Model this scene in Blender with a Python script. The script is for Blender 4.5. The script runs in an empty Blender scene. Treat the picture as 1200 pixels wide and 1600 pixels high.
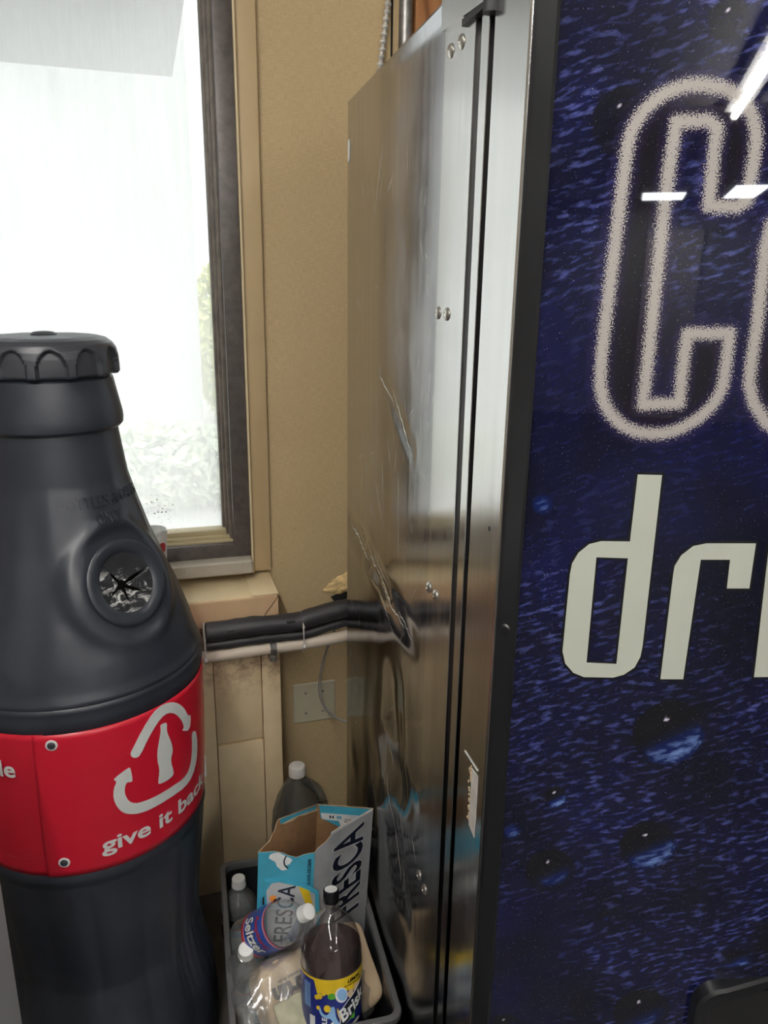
import bpy, bmesh, math, random
from mathutils import Vector, Matrix, Quaternion, noise

random.seed(7)
C = bpy.context.scene.collection
scene = bpy.context.scene
PI = math.pi
R = math.radians

# ------------------------------------------------------------------ camera, world, lamps, exposure
cam_d = bpy.data.cameras.new('camera')
cam = bpy.data.objects.new('camera', cam_d)
C.objects.link(cam)
cam_d.sensor_fit = 'HORIZONTAL'
cam_d.sensor_width = 36.0
cam_d.lens = 36.0 * 1205.0 / 1200.0
cam_d.clip_start = 0.02
cam.location = (0, 0, 1.5)
cam.rotation_mode = 'QUATERNION'
cam.rotation_quaternion = (Quaternion((0, 0, 1), R(-17.15)) @ Quaternion((1, 0, 0), R(90 - 16.57)) @ Quaternion((0, 0, 1), R(0.9)))
scene.camera = cam

scene.view_settings.view_transform = 'Standard'
scene.view_settings.look = 'None'
scene.view_settings.gamma = 1
scene.view_settings.exposure = 0.0
scene.view_settings.use_curve_mapping = False
scene.cycles.use_denoising = True
scene.cycles.max_bounces = 10
scene.cycles.transparent_max_bounces = 24
scene.cycles.sample_clamp_indirect = 6

SKY = 4.0
TUBE = 116.0
PANEL_LAMP = 38.0
world = bpy.data.worlds.new('overcast_sky')
scene.world = world
world.use_nodes = True
wn = world.node_tree.nodes
wl = world.node_tree.links
bg = wn['Background']
tc = wn.new('ShaderNodeTexCoord')
sx = wn.new('ShaderNodeSeparateXYZ')
rp = wn.new('ShaderNodeValToRGB')
rp.color_ramp.elements[0].position = 0.0
rp.color_ramp.elements[0].color = (0.90, 0.93, 0.95, 1)
rp.color_ramp.elements[1].position = 0.7
rp.color_ramp.elements[1].color = (0.95, 0.975, 1.0, 1)
wl.new(tc.outputs['Generated'], sx.inputs[0])
wl.new(sx.outputs['Z'], rp.inputs[0])
wl.new(rp.outputs[0], bg.inputs['Color'])
bg.inputs['Strength'].default_value = SKY

# ------------------------------------------------------------------ material helpers
def sock(node, name):
    return node.inputs[name]

class NT:
    def __init__(self, name):
        self.m = bpy.data.materials.new(name)
        self.m.use_nodes = True
        self.n = self.m.node_tree.nodes
        self.l = self.m.node_tree.links
        self.p = self.n['Principled BSDF']
        self.out = self.n['Material Output']
    def new(self, t, **kw):
        nd = self.n.new(t)
        for k, v in kw.items():
            setattr(nd, k, v)
        return nd
    def link(self, a, b):
        self.l.new(a, b)
    def coords(self, scale=(1, 1, 1), rot=(0, 0, 0), out='Object'):
        t = self.new('ShaderNodeTexCoord')
        mp = self.new('ShaderNodeMapping')
        mp.inputs['Scale'].default_value = scale
        mp.inputs['Rotation'].default_value = rot
        self.link(t.outputs[out], mp.inputs[0])
        return mp.outputs[0]
    def noise(self, scale, vec=None, detail=4, rough=0.55, dist=0.0):
        nd = self.new('ShaderNodeTexNoise')
        nd.inputs['Scale'].default_value = scale
        nd.inputs['Detail'].default_value = detail
        nd.inputs['Roughness'].default_value = rough
        nd.inputs['Distortion'].default_value = dist
        if vec is not None:
            self.link(vec, nd.inputs['Vector'])
        return nd.outputs['Fac']
    def ramp(self, fac, stops, interp='LINEAR'):
        nd = self.new('ShaderNodeValToRGB')
        nd.color_ramp.interpolation = interp
        els = nd.color_ramp.elements
        while len(els) < len(stops):
            els.new(0.5)
        for e, (p, c) in zip(els, stops):
            e.position = p
            e.color = c if len(c) == 4 else (*c, 1)
        self.link(fac, nd.inputs[0])
        return nd.outputs[0]
    def mix(self, fac, a, b, mode='MIX'):
        nd = self.new('ShaderNodeMix', data_type='RGBA', blend_type=mode)
        for s, v in ((nd.inputs[0], fac), (nd.inputs[6], a), (nd.inputs[7], b)):
            if hasattr(v, 'is_output'):
                self.link(v, s)
            elif isinstance(v, (int, float)):
                s.default_value = v
            else:
                s.default_value = (*v, 1) if len(v) == 3 else v
        return nd.outputs[2]
    def math(self, op, a, b=None, clamp=False):
        nd = self.new('ShaderNodeMath', operation=op, use_clamp=clamp)
        for s, v in zip(nd.inputs, (a, b)):
            if v is None:
                continue
            if hasattr(v, 'is_output'):
                self.link(v, s)
            else:
                s.default_value = v
        return nd.outputs[0]
    def maprange(self, v, a, b, c, d, smooth=False):
        nd = self.new('ShaderNodeMapRange')
        if smooth:
            nd.interpolation_type = 'SMOOTHSTEP'
        self.link(v, nd.inputs[0])
        for i, x in enumerate((a, b, c, d)):
            nd.inputs[i + 1].default_value = x
        return nd.outputs[0]
    def attr(self, name):
        nd = self.new('ShaderNodeAttribute', attribute_name=name)
        return nd
    def bump(self, h, strength, dist=0.002):
        nd = self.new('ShaderNodeBump')
        nd.inputs['Strength'].default_value = strength
        nd.inputs['Distance'].default_value = dist
        self.link(h, nd.inputs['Height'])
        self.link(nd.outputs[0], self.p.inputs['Normal'])
        return nd
    def color(self, c):
        if hasattr(c, 'is_output'):
            self.link(c, self.p.inputs['Base Color'])
        else:
            self.p.inputs['Base Color'].default_value = (*c, 1)
    def set(self, **kw):
        for k, v in kw.items():
            s = self.p.inputs[k.replace('_', ' ')]
            if hasattr(v, 'is_output'):
                self.link(v, s)
            else:
                s.default_value = v

def plain(name, c, rough=0.5, metal=0.0, var=0.12, scale=40, bump=0.0, coat=0.0, bscale=None):
    t = NT(name)
    v = t.noise(scale, t.coords())
    d = tuple(max(0, x * (1 - var)) for x in c)
    e = tuple(min(1, x * (1 + var)) for x in c)
    t.color(t.ramp(v, [(0.3, d), (0.7, e)]))
    t.set(Roughness=rough, Metallic=metal)
    if coat:
        t.p.inputs['Coat Weight'].default_value = coat
    if bump:
        t.bump(t.noise(bscale or scale * 3, t.coords()), bump, 0.001)
    return t.m

# thin clear plastic: mostly see-through with a fresnel gloss
def clear(name, tint=(0.9, 0.92, 0.92), gloss=0.06, rough=0.08, haze=0.06, edge=0.6):
    t = NT(name)
    t.n.remove(t.p)
    tr = t.new('ShaderNodeBsdfTransparent')
    gl = t.new('ShaderNodeBsdfGlossy')
    df = t.new('ShaderNodeBsdfDiffuse')
    lw = t.new('ShaderNodeLayerWeight')
    lw.inputs[0].default_value = 0.35
    a = t.new('ShaderNodeMixShader')
    b = t.new('ShaderNodeMixShader')
    tr.inputs[0].default_value = (*tint, 1)
    gl.inputs['Roughness'].default_value = rough
    df.inputs[0].default_value = (0.75, 0.76, 0.75, 1)
    nz = t.noise(30, t.coords())
    t.link(t.maprange(nz, 0.3, 0.7, haze * 0.5, haze * 1.5), a.inputs[0])
    t.link(tr.outputs[0], a.inputs[1])
    t.link(df.outputs[0], a.inputs[2])
    fr = t.maprange(lw.outputs['Facing'], 0.0, 1.0, gloss, edge)
    t.link(fr, b.inputs[0])
    t.link(a.outputs[0], b.inputs[1])
    t.link(gl.outputs[0], b.inputs[2])
    t.link(b.outputs[0], t.out.inputs[0])
    return t.m

def emit(name, c, s):
    t = NT(name)
    t.color((0.8, 0.8, 0.8))
    t.p.inputs['Emission Color'].default_value = (*c, 1)
    t.p.inputs['Emission Strength'].default_value = s
    return t.m

# ------------------------------------------------------------------ object helpers
def link(name, me, mat=None, parent=None, smooth=30):
    if mat is not None:
        for m in (mat if isinstance(mat, (list, tuple)) else [mat]):
            me.materials.append(m)
    if smooth:
        me.polygons.foreach_set('use_smooth', [True] * len(me.polygons))
        me.set_sharp_from_angle(angle=R(smooth))
    o = bpy.data.objects.new(name, me)
    C.objects.link(o)
    if parent is not None:
        o.parent = parent
    return o

def obj(name, bm, mat=None, parent=None, smooth=30):
    me = bpy.data.meshes.new(name)
    bm.normal_update()
    bm.to_mesh(me)
    bm.free()
    return link(name, me, mat, parent, smooth)

def empty(name, loc=(0, 0, 0), rotz=0):
    o = bpy.data.objects.new(name, None)
    o.empty_display_size = 0.05
    C.objects.link(o)
    o.location = loc
    o.rotation_euler = (0, 0, rotz)
    return o

def tag(o, label, cat, group=None):
    o['label'] = label
    o['category'] = cat
    if group:
        o['group'] = group
    return o

def struct(o, label=None):
    o['kind'] = 'structure'
    if label:
        o['label'] = label
        o['category'] = o.name.split('_')[0]
    return o

def BM():
    return bmesh.new()

def add_box(bm, x0, x1, y0, y1, z0, z1, bev=0.0, mat=0, M=None, seg=2):
    r = bmesh.ops.create_cube(bm, size=1)
    vs = r['verts']
    for v in vs:
        v.co = Vector(((x0 + x1) / 2 + v.co.x * (x1 - x0), (y0 + y1) / 2 + v.co.y * (y1 - y0), (z0 + z1) / 2 + v.co.z * (z1 - z0)))
        if M is not None:
            v.co = M @ v.co
    fs = set(f for v in vs for f in v.link_faces)
    for f in fs:
        f.material_index = mat
    if bev:
        es = list(set(e for v in vs for e in v.link_edges))
        bmesh.ops.bevel(bm, geom=es, offset=bev, segments=seg, affect='EDGES', profile=0.5)

def box(name, x0, x1, y0, y1, z0, z1, mat, parent=None, bev=0.0, M=None):
    bm = BM()
    add_box(bm, x0, x1, y0, y1, z0, z1, bev, M=M, seg=1)
    return obj(name, bm, mat, parent, 0)

def add_lathe(bm, prof, n=48, M=None, cap0=True, cap1=True, mat=0):
    rings = []
    for z, r in prof:
        ring = []
        for k in range(n):
            a = 2 * PI * k / n
            co = Vector((r * math.cos(a), r * math.sin(a), z))
            ring.append(bm.verts.new(M @ co if M is not None else co))
        rings.append(ring)
    for a, b in zip(rings, rings[1:]):
        for k in range(n):
            f = bm.faces.new((a[k], a[(k + 1) % n], b[(k + 1) % n], b[k]))
            f.material_index = mat
    if cap0:
        bm.faces.new(list(reversed(rings[0]))).material_index = mat
    if cap1:
        bm.faces.new(rings[-1]).material_index = mat
    return rings

def add_tube(bm, pts, rad, n=14, mat=0, cap=True):
    pts = [Vector(p) for p in pts]
    rads = rad if isinstance(rad, (list, tuple)) else [rad] * len(pts)
    rings = []
    up = Vector((0, 0, 1))
    for i, p in enumerate(pts):
        d = (pts[min(i + 1, len(pts) - 1)] - pts[max(i - 1, 0)]).normalized()
        if abs(d.dot(up)) > 0.95:
            up = Vector((0, 1, 0)) if abs(d.y) < 0.9 else Vector((1, 0, 0))
        s = d.cross(up).normalized()
        t = s.cross(d).normalized()
        rings.append([bm.verts.new(p + (s * math.cos(2 * PI * k / n) + t * math.sin(2 * PI * k / n)) * rads[i]) for k in range(n)])
    for a, b in zip(rings, rings[1:]):
        for k in range(n):
            bm.faces.new((a[k], a[(k + 1) % n], b[(k + 1) % n], b[k])).material_index = mat
    if cap:
        bm.faces.new(list(reversed(rings[0]))).material_index = mat
        bm.faces.new(rings[-1]).material_index = mat

def smooth_path(pts, k=8):
    pts = [Vector(p) for p in pts]
    out = []
    for i in range(len(pts) - 1):
        p0 = pts[max(i - 1, 0)]; p1 = pts[i]; p2 = pts[i + 1]; p3 = pts[min(i + 2, len(pts) - 1)]
        for j in range(k):
            t = j / k
            out.append(0.5 * ((2 * p1) + (-p0 + p2) * t + (2 * p0 - 5 * p1 + 4 * p2 - p3) * t * t + (-p0 + 3 * p1 - 3 * p2 + p3) * t ** 3))
    out.append(pts[-1])
    return out

def add_prism(bm, poly, fn0, fn1, mat=0):
    """polygon given as 2D points; fn0/fn1 map a point to the back/front 3D vertex"""
    a = [bm.verts.new(fn0(*p)) for p in poly]
    b = [bm.verts.new(fn1(*p)) for p in poly]
    n = len(poly)
    bm.faces.new(list(reversed(a))).material_index = mat
    bm.faces.new(b).material_index = mat
    for k in range(n):
        bm.faces.new((a[k], a[(k + 1) % n], b[(k + 1) % n], b[k])).material_index = mat

def grid_mesh(nu, nv, fn, closed_u=False):
    vs = []
    for j in range(nv):
        for i in range(nu):
            vs.append(fn(i, j))
    fs = []
    for j in range(nv - 1):
        for i in range(nu if closed_u else nu - 1):
            i2 = (i + 1) % nu
            fs.append((j * nu + i, j * nu + i2, (j + 1) * nu + i2, (j + 1) * nu + i))
    return vs, fs

def curve_to_flat(cu):
    o = bpy.data.objects.new('tmp', cu)
    C.objects.link(o)
    dg = bpy.context.evaluated_depsgraph_get()
    dg.update()
    me = bpy.data.meshes.new_from_object(o.evaluated_get(dg))
    bpy.data.objects.remove(o)
    bm = BM()
    bm.from_mesh(me)
    bpy.data.meshes.remove(me)
    bmesh.ops.remove_doubles(bm, verts=bm.verts, dist=1e-6)
    bmesh.ops.triangulate(bm, faces=bm.faces)
    return bm

def flat_text(body, size, bold=0.0, shear=0.0, align='LEFT', space=1.0, res=4):
    cu = bpy.data.curves.new('t', 'FONT')
    cu.body = body
    cu.size = size
    cu.offset = bold
    cu.shear = shear
    cu.align_x = align
    cu.space_character = space
    cu.resolution_u = res
    cu.fill_mode = 'BOTH'
    return curve_to_flat(cu)

def flat_shape(loops, offset=0.0):
    cu = bpy.data.curves.new('s', 'CURVE')
    cu.dimensions = '2D'
    cu.fill_mode = 'BOTH'
    for L in loops:
        sp = cu.splines.new('POLY')
        sp.points.add(len(L) - 1)
        for p, q in zip(sp.points, L):
            p.co = (q[0], q[1], 0, 1)
        sp.use_cyclic_u = True
    bm = curve_to_flat(cu)
    return bm

def wrap(bm, fn, thick, cell=None):
    """give a flat outline its thickness and lay it on a surface; fn(u, v, h) -> point"""
    if cell:
        for _ in range(6):
            es = [e for e in bm.edges if e.calc_length() > cell]
            if not es:
                break
            bmesh.ops.subdivide_edges(bm, edges=es, cuts=1)
            bmesh.ops.triangulate(bm, faces=bm.faces)
    r = bmesh.ops.extrude_face_region(bm, geom=list(bm.faces))
    top = set(v for v in r['geom'] if isinstance(v, bmesh.types.BMVert))
    for v in bm.verts:
        v.co = fn(v.co.x, v.co.y, thick if v in top else 0.0)
    bmesh.ops.recalc_face_normals(bm, faces=bm.faces)
    return bm

def offset_poly(L, d):
    n = len(L)
    area = sum(L[i][0] * L[(i + 1) % n][1] - L[(i + 1) % n][0] * L[i][1] for i in range(n))
    s = 1 if area > 0 else -1
    out = []
    for i in range(n):
        p0 = Vector(L[i - 1]); p1 = Vector(L[i]); p2 = Vector(L[(i + 1) % n])
        a = (p1 - p0).normalized(); b = (p2 - p1).normalized()
        na = Vector((a.y, -a.x)) * s; nb = Vector((b.y, -b.x)) * s
        m = (na + nb)
        k = min(2.0, 2.0 / max(0.25, m.length_squared)) 
        q = p1 + m * k * d
        out.append((q.x, q.y))
    return out

def smoothstep(a, b, x):
    t = min(1, max(0, (x - a) / (b - a)))
    return t * t * (3 - 2 * t)

def lerp_prof(prof, z):
    if z <= prof[0][0]:
        return prof[0][1]
    for (z0, r0), (z1, r1) in zip(prof, prof[1:]):
        if z <= z1:
            return r0 + (r1 - r0) * (z - z0) / (z1 - z0)
    return prof[-1][1]

# outlines measured on the things themselves: (along, up) in metres on the machine front, (angle, height) on the red band
K = {
    'c_outline': [[0.1288, 1.6813], [0.1173, 1.6788], [0.0999, 1.6715], [0.0856, 1.658], [0.0772, 1.643], [0.0742, 1.6284], [0.0733, 1.5988], [0.072, 1.5583], [0.0703, 1.5058], [0.0686, 1.4512], [0.0687, 1.4145], [0.0712, 1.3944], [0.0787, 1.377], [0.0952, 1.3595], [0.1197, 1.3509], [0.1462, 1.3519], [0.1658, 1.3606], [0.1844, 1.3757], [0.1952, 1.3934], [0.1977, 1.4107], [0.1964, 1.4559], [0.1538, 1.4547], [0.153, 1.4272], [0.154, 1.384], [0.1163, 1.382], [0.1166, 1.4181], [0.1161, 1.4849], [0.1158, 1.5589], [0.1165, 1.6094], [0.1183, 1.6496], [0.1578, 1.6514], [0.1575, 1.6248], [0.1587, 1.5762], [0.1956, 1.5755], [0.1959, 1.6007], [0.1968, 1.6303], [0.193, 1.6496], [0.1821, 1.6661], [0.1674, 1.6765], [0.1484, 1.6811]],
    'o_outline': [[0.2773, 1.5835], [0.2465, 1.5819], [0.2302, 1.5747], [0.2225, 1.5606], [0.2201, 1.5398], [0.2212, 1.5084], [0.223, 1.4675], [0.2229, 1.4252], [0.2238, 1.4056], [0.2316, 1.3852], [0.2474, 1.3652], [0.2685, 1.3519], [0.2947, 1.3454], [0.3204, 1.3458]],
    'o_inner': [[0.2818, 1.5585], [0.2581, 1.5576], [0.2581, 1.5132], [0.2598, 1.4573], [0.2693, 1.3757], [0.3081, 1.3763]],
    'd_outer': [[0.1189, 1.3071], [0.145, 1.3069], [0.1464, 1.1054], [0.1454, 1.0919], [0.1402, 1.0782], [0.1288, 1.0687], [0.1168, 1.0648], [0.0827, 1.0649], [0.0699, 1.0703], [0.0596, 1.0821], [0.0553, 1.0973], [0.0559, 1.1922], [0.0572, 1.2049], [0.0632, 1.2175], [0.0741, 1.2277], [0.087, 1.2313], [0.1186, 1.2314]],
    'd_inner': [[0.0834, 1.2125], [0.1184, 1.2118], [0.1188, 1.0823], [0.0841, 1.0835]],
    'r': [[0.1718, 1.0635], [0.1708, 1.194], [0.1711, 1.2035], [0.1769, 1.2161], [0.1888, 1.2272], [0.203, 1.2305], [0.2573, 1.2313], [0.258, 1.1781], [0.2329, 1.1777], [0.2316, 1.2119], [0.1991, 1.2114], [0.1982, 1.0639]],
    'i': [[0.2802, 1.0676], [0.272, 1.2316], [0.2978, 1.2319], [0.3074, 1.068]],
    'bub': [[0.19, 0.9924, 0.0433, 1], [0.1829, 0.833, 0.0359, 1], [0.0645, 0.7926, 0.0321, 2], [0.0625, 0.9014, 0.0148, 1], [0.1401, 0.7219, 0.0093, 2], [0.2044, 0.5652, 0.0383, 2], [0.0194, 1.2723, 0.0161, 3], [0.3193, 0.6539, 0.0173, 1], [0.0667, 1.649, 0.0297, 0], [0.3605, 0.686, 0.0278, 0], [0.0125, 0.8495, 0.0148, 3], [0.0232, 0.5401, 0.0185, 2], [0.1561, 1.7352, 0.0185, 0]],
    'arrow_top': [[0.3987, 0.7877], [0.416, 0.7943], [0.5073, 0.8218], [0.6117, 0.843], [0.7009, 0.8484], [0.7959, 0.8427], [0.873, 0.8311], [0.9429, 0.8132], [0.982, 0.7949], [1.0268, 0.7917], [0.999, 0.7649], [0.8844, 0.7775], [0.9203, 0.7808], [0.8898, 0.7981], [0.8398, 0.8139], [0.7787, 0.8251], [0.7125, 0.8287], [0.6362, 0.821], [0.5441, 0.8006], [0.4778, 0.7789], [0.447, 0.776], [0.4102, 0.7801]],
    'arrow_bot': [[0.284, 0.747], [0.2546, 0.7341], [0.2485, 0.7174], [0.2673, 0.7003], [0.311, 0.6845], [0.3884, 0.6747], [0.4794, 0.6696], [0.5961, 0.6688], [0.748, 0.6679], [0.9096, 0.6646], [1.0285, 0.6704], [1.1121, 0.6922], [1.1357, 0.7222], [1.1094, 0.7474], [1.0743, 0.7547], [1.0304, 0.7556], [1.0351, 0.7317], [1.0206, 0.7082], [0.9706, 0.6894], [0.8883, 0.684], [0.7525, 0.6872], [0.6012, 0.6879], [0.4855, 0.6902], [0.4094, 0.6934], [0.3605, 0.7026], [0.3363, 0.717], [0.3362, 0.729], [0.354, 0.7394], [0.3902, 0.7362], [0.403, 0.7391], [0.3929, 0.7625], [0.3763, 0.7647], [0.2619, 0.7537], [0.2684, 0.7492]],
    'bottle_sil': [[0.6629, 0.8151], [0.7225, 0.8132], [0.7284, 0.8066], [0.7201, 0.8008], [0.729, 0.7899], [0.7627, 0.7707], [0.7748, 0.7536], [0.7562, 0.7453], [0.7483, 0.7357], [0.7703, 0.7172], [0.772, 0.7081], [0.7365, 0.7054], [0.6781, 0.7054], [0.6208, 0.7075], [0.6109, 0.7115], [0.6301, 0.7303], [0.6286, 0.7393], [0.6181, 0.7508], [0.619, 0.7679], [0.6354, 0.7832], [0.6576, 0.7975], [0.6658, 0.8066]],
}

# ------------------------------------------------------------------ materials
def linen_wall():
    t = NT('tan_linen_wallcovering')
    w1 = t.noise(1.0, t.coords((700, 60, 60)), 2)
    w2 = t.noise(1.0, t.coords((60, 60, 700)), 2)
    w = t.math('ADD', w1, w2)
    big = t.noise(3.0, t.coords(), 5)
    c = t.mix(t.maprange(w, 0.75, 1.25, 0, 1), (0.50, 0.37, 0.20), (0.62, 0.47, 0.265))
    c = t.mix(t.maprange(big, 0.5, 0.75, 0, 0.28), c, (0.38, 0.28, 0.15))
    spots = t.noise(22, t.coords(), 3)
    c = t.mix(t.maprange(spots, 0.72, 0.80, 0, 0.35), c, (0.15, 0.10, 0.05))
    t.color(c)
    t.set(Roughness=0.75)
    t.bump(w, 0.25, 0.0006)
    return t.m

def tan_paint(name, c, dirt=0.35):
    t = NT(name)
    n1 = t.noise(9, t.coords(), 6, 0.65)
    n2 = t.noise(60, t.coords((1, 1, 0.25)), 5)
    d = tuple(x * 0.62 for x in c)
    col = t.mix(t.maprange(n1, 0.5, 0.78, 0, dirt), c, d)
    col = t.mix(t.maprange(n2, 0.62, 0.8, 0, dirt * 0.8), col, tuple(x * 0.45 for x in c))
    t.color(col)
    t.set(Roughness=0.5)
    t.bump(n2, 0.15, 0.001)
    return t.m

def stained_panel():
    t = NT('tan_painted_boards_with_brown_mould')
    c = (0.74, 0.58, 0.36)
    n1 = t.noise(9, t.coords(), 6, 0.65)
    col = t.mix(t.maprange(n1, 0.45, 0.78, 0, 0.5), c, (0.54, 0.41, 0.24))
    sp = t.new('ShaderNodeSeparateXYZ')
    t.link(t.coords(), sp.inputs[0])
    zz = t.maprange(sp.outputs['Z'], 0.53, 0.68, 0, 1)
    n2 = t.noise(34, t.coords(), 6, 0.7)
    m = t.math('MULTIPLY', zz, t.maprange(n2, 0.45, 0.62, 0, 0.85))
    col = t.mix(m, col, (0.16, 0.06, 0.04))
    t.color(col)
    t.set(Roughness=0.55)
    t.bump(n1, 0.1, 0.001)
    return t.m

def steel(name, base, rough, streak=0.35, bumps=0.02, darkrefl=False):
    t = NT(name)
    v = t.noise(1.0, t.coords((60, 60, 1.6)), 5, 0.6)
    g = t.noise(5, t.coords((1, 1, 0.6)), 5, 0.6)
    fine = t.noise(900, t.coords(), 2)
    c = t.mix(t.maprange(v, 0.35, 0.7, 0, streak), base, tuple(x * 0.72 for x in base))
    if darkrefl:   # dark reflections of the lower sheet put into its base colour, mottled
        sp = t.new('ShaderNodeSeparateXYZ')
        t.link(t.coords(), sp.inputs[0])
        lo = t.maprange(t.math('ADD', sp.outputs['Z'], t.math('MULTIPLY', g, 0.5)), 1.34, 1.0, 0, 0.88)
        mottle = t.noise(1.0, t.coords((9, 9, 2.2)), 5, 0.65)
        c = t.mix(t.math('MULTIPLY', lo, t.maprange(mottle, 0.3, 0.62, 0.5, 1.0)), c, (0.075, 0.074, 0.074))
    t.color(c)
    r = t.math('ADD', t.maprange(g, 0.35, 0.7, rough - 0.05, rough + 0.09), t.maprange(v, 0.3, 0.7, -0.03, 0.05))
    t.set(Metallic=1.0, Roughness=r)
    b = t.math('ADD', t.math('MULTIPLY', v, 0.5), t.math('MULTIPLY', fine, 0.25))
    t.bump(b, bumps * 5, 0.0008)
    return t.m

def black_plastic(name, c, rough, dust=0.1, bump=0.05):
    t = NT(name)
    g = t.noise(7, t.coords(), 5, 0.6)
    f = t.noise(420, t.coords(), 2)
    col = t.mix(t.maprange(g, 0.45, 0.8, 0, dust), c, (0.12, 0.125, 0.14))
    col = t.mix(t.maprange(f, 0.70, 0.82, 0, dust * 1.5), col, (0.25, 0.25, 0.26))
    t.color(col)
    t.set(Roughness=t.maprange(g, 0.3, 0.75, rough - 0.06, rough + 0.1))
    t.bump(t.noise(160, t.coords(), 3), bump, 0.0006)
    return t.m

MAT = {}
MAT['wall'] = linen_wall()
MAT['casing'] = tan_paint('tan_painted_casing', (0.54, 0.40, 0.22), 0.15)
MAT['ledge'] = tan_paint('pale_tan_painted_ledge', (0.74, 0.60, 0.37), 0.3)
MAT['stained'] = stained_panel()
MAT['apron'] = tan_paint('tan_apron', (0.62, 0.42, 0.25), 0.3)
MAT['bronze'] = plain('dark_bronze_aluminium', (0.095, 0.080, 0.074), 0.42, 0.2, 0.25, 60)
MAT['sash'] = plain('dusty_bronze_sash', (0.14, 0.12, 0.10), 0.55, 0.15, 0.3, 30)
MAT['stool'] = tan_paint('dusty_grey_stool', (0.42, 0.38, 0.31), 0.4)
MAT['stop'] = tan_paint('sunbleached_glazing_stop', (0.42, 0.35, 0.2), 0.45)
MAT['off_wall'] = plain('grey_room_wall', (0.33, 0.315, 0.29), 0.8)
MAT['beige_door'] = plain('beige_door', (0.52, 0.46, 0.38), 0.6)
MAT['ceiling'] = plain('white_ceiling', (0.66, 0.66, 0.65), 0.9)
MAT['floor'] = plain('dark_vinyl_floor', (0.06, 0.055, 0.05), 0.5, 0, 0.4, 12)
MAT['steel'] = steel('darkened_galvanised_side', (0.53, 0.535, 0.555), 0.12, 0.35, 0.02, True)
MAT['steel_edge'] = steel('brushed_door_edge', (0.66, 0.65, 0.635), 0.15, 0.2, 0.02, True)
MAT['channel'] = steel('dull_grey_channel', (0.20, 0.20, 0.21), 0.35)
MAT['screw'] = plain('zinc_screw', (0.62, 0.60, 0.56), 0.3, 1.0)
MAT['scratch'] = plain('bare_metal_scratch', (0.85, 0.82, 0.76), 0.45, 0.7)
MAT['gasket'] = plain('black_gasket', (0.008, 0.008, 0.009), 0.6)
MAT['bezel'] = black_plastic('black_bezel', (0.007, 0.0075, 0.009), 0.34, 0.012)
MAT['bin'] = black_plastic('matte_black_polyethylene', (0.0165, 0.0195, 0.028), 0.40, 0.14)
MAT['cap_bin'] = black_plastic('dusty_black_cap', (0.026, 0.028, 0.035), 0.42, 0.2)
MAT['flap'] = black_plastic('rubber_flap', (0.02, 0.021, 0.024), 0.3, 0.3)
MAT['white_plastic'] = plain('white_plastic', (0.78, 0.78, 0.76), 0.35)
MAT['dim_white'] = plain('dusty_white_plastic', (0.60, 0.57, 0.54), 0.45)
MAT['decal_white'] = plain('offwhite_decal', (0.62, 0.64, 0.62), 0.3, 0, 0.05)
MAT['ivory'] = plain('ivory_letter', (0.50, 0.52, 0.45), 0.08, 0, 0.02, 20, coat=0.5)
MAT['ink'] = plain('black_ink', (0.006, 0.006, 0.008), 0.25)
MAT['foam'] = plain('black_pipe_foam', (0.022, 0.021, 0.024), 0.5, 0, 0.3, 25, 0.5, bscale=45)
MAT['pvc'] = tan_paint('dirty_cream_pipe', (0.64, 0.55, 0.45), 0.3)
MAT['grey_metal'] = plain('dull_grey_metal', (0.32, 0.31, 0.30), 0.4, 0.8, 0.3, 50)
MAT['plate'] = tan_paint('tan_painted_plate', (0.62, 0.57, 0.42), 0.2)
MAT['cable_grey'] = plain('grey_cable', (0.32, 0.30, 0.27), 0.5)
MAT['armour'] = plain('armoured_cable', (0.80, 0.78, 0.74), 0.35, 0.6)
MAT['spray'] = plain('yellowed_spray_foam', (0.78, 0.57, 0.28), 0.8, 0, 0.2, 60, 0.8)
MAT['hole'] = plain('dark_hole', (0.01, 0.009, 0.008), 0.9)
MAT['crate'] = black_plastic('worn_black_crate', (0.010, 0.011, 0.014), 0.42, 0.07)
MAT['crate_rim'] = black_plastic('scuffed_grey_rim', (0.10, 0.10, 0.102), 0.4, 0.5)
MAT['kraft'] = plain('brown_kraft_board', (0.25, 0.135, 0.06), 0.85, 0, 0.12, 60)
MAT['torn'] = plain('torn_board_edge', (0.62, 0.47, 0.30), 0.9)
MAT['teal'] = plain('teal_print', (0.055, 0.33, 0.46), 0.45, 0, 0.12, 25)
MAT['silver_print'] = plain('silver_grey_print', (0.50, 0.51, 0.53), 0.35, 0.15, 0.08, 30)
MAT['navy_ink'] = plain('navy_ink', (0.008, 0.012, 0.028), 0.4)
MAT['white_print'] = plain('white_print', (0.72, 0.73, 0.72), 0.5)
MAT['yellow'] = plain('yellow_print', (0.70, 0.48, 0.02), 0.35)
MAT['orange'] = plain('orange_print', (0.70, 0.26, 0.04), 0.4)
MAT['blue_label'] = plain('royal_blue_label', (0.03, 0.085, 0.36), 0.3, 0, 0.2, 40, coat=0.3)
MAT['navy_label'] = plain('navy_label', (0.012, 0.022, 0.16), 0.3, 0, 0.25, 60, coat=0.3)
MAT['sky_print'] = plain('pale_blue_print', (0.25, 0.45, 0.72), 0.35)
MAT['green'] = plain('leaf_green_print', (0.08, 0.32, 0.03), 0.35)
MAT['red_print'] = plain('red_print', (0.42, 0.02, 0.03), 0.35)
MAT['pink_print'] = plain('pink_print', (0.62, 0.28, 0.36), 0.35)
MAT['clear'] = clear('clear_bottle_plastic', (0.92, 0.94, 0.94), 0.07, 0.10, 0.16, 0.6)
MAT['clear_clean'] = clear('clean_clear_bottle_plastic', (0.96, 0.965, 0.965), 0.06, 0.06, 0.04, 0.75)
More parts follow.
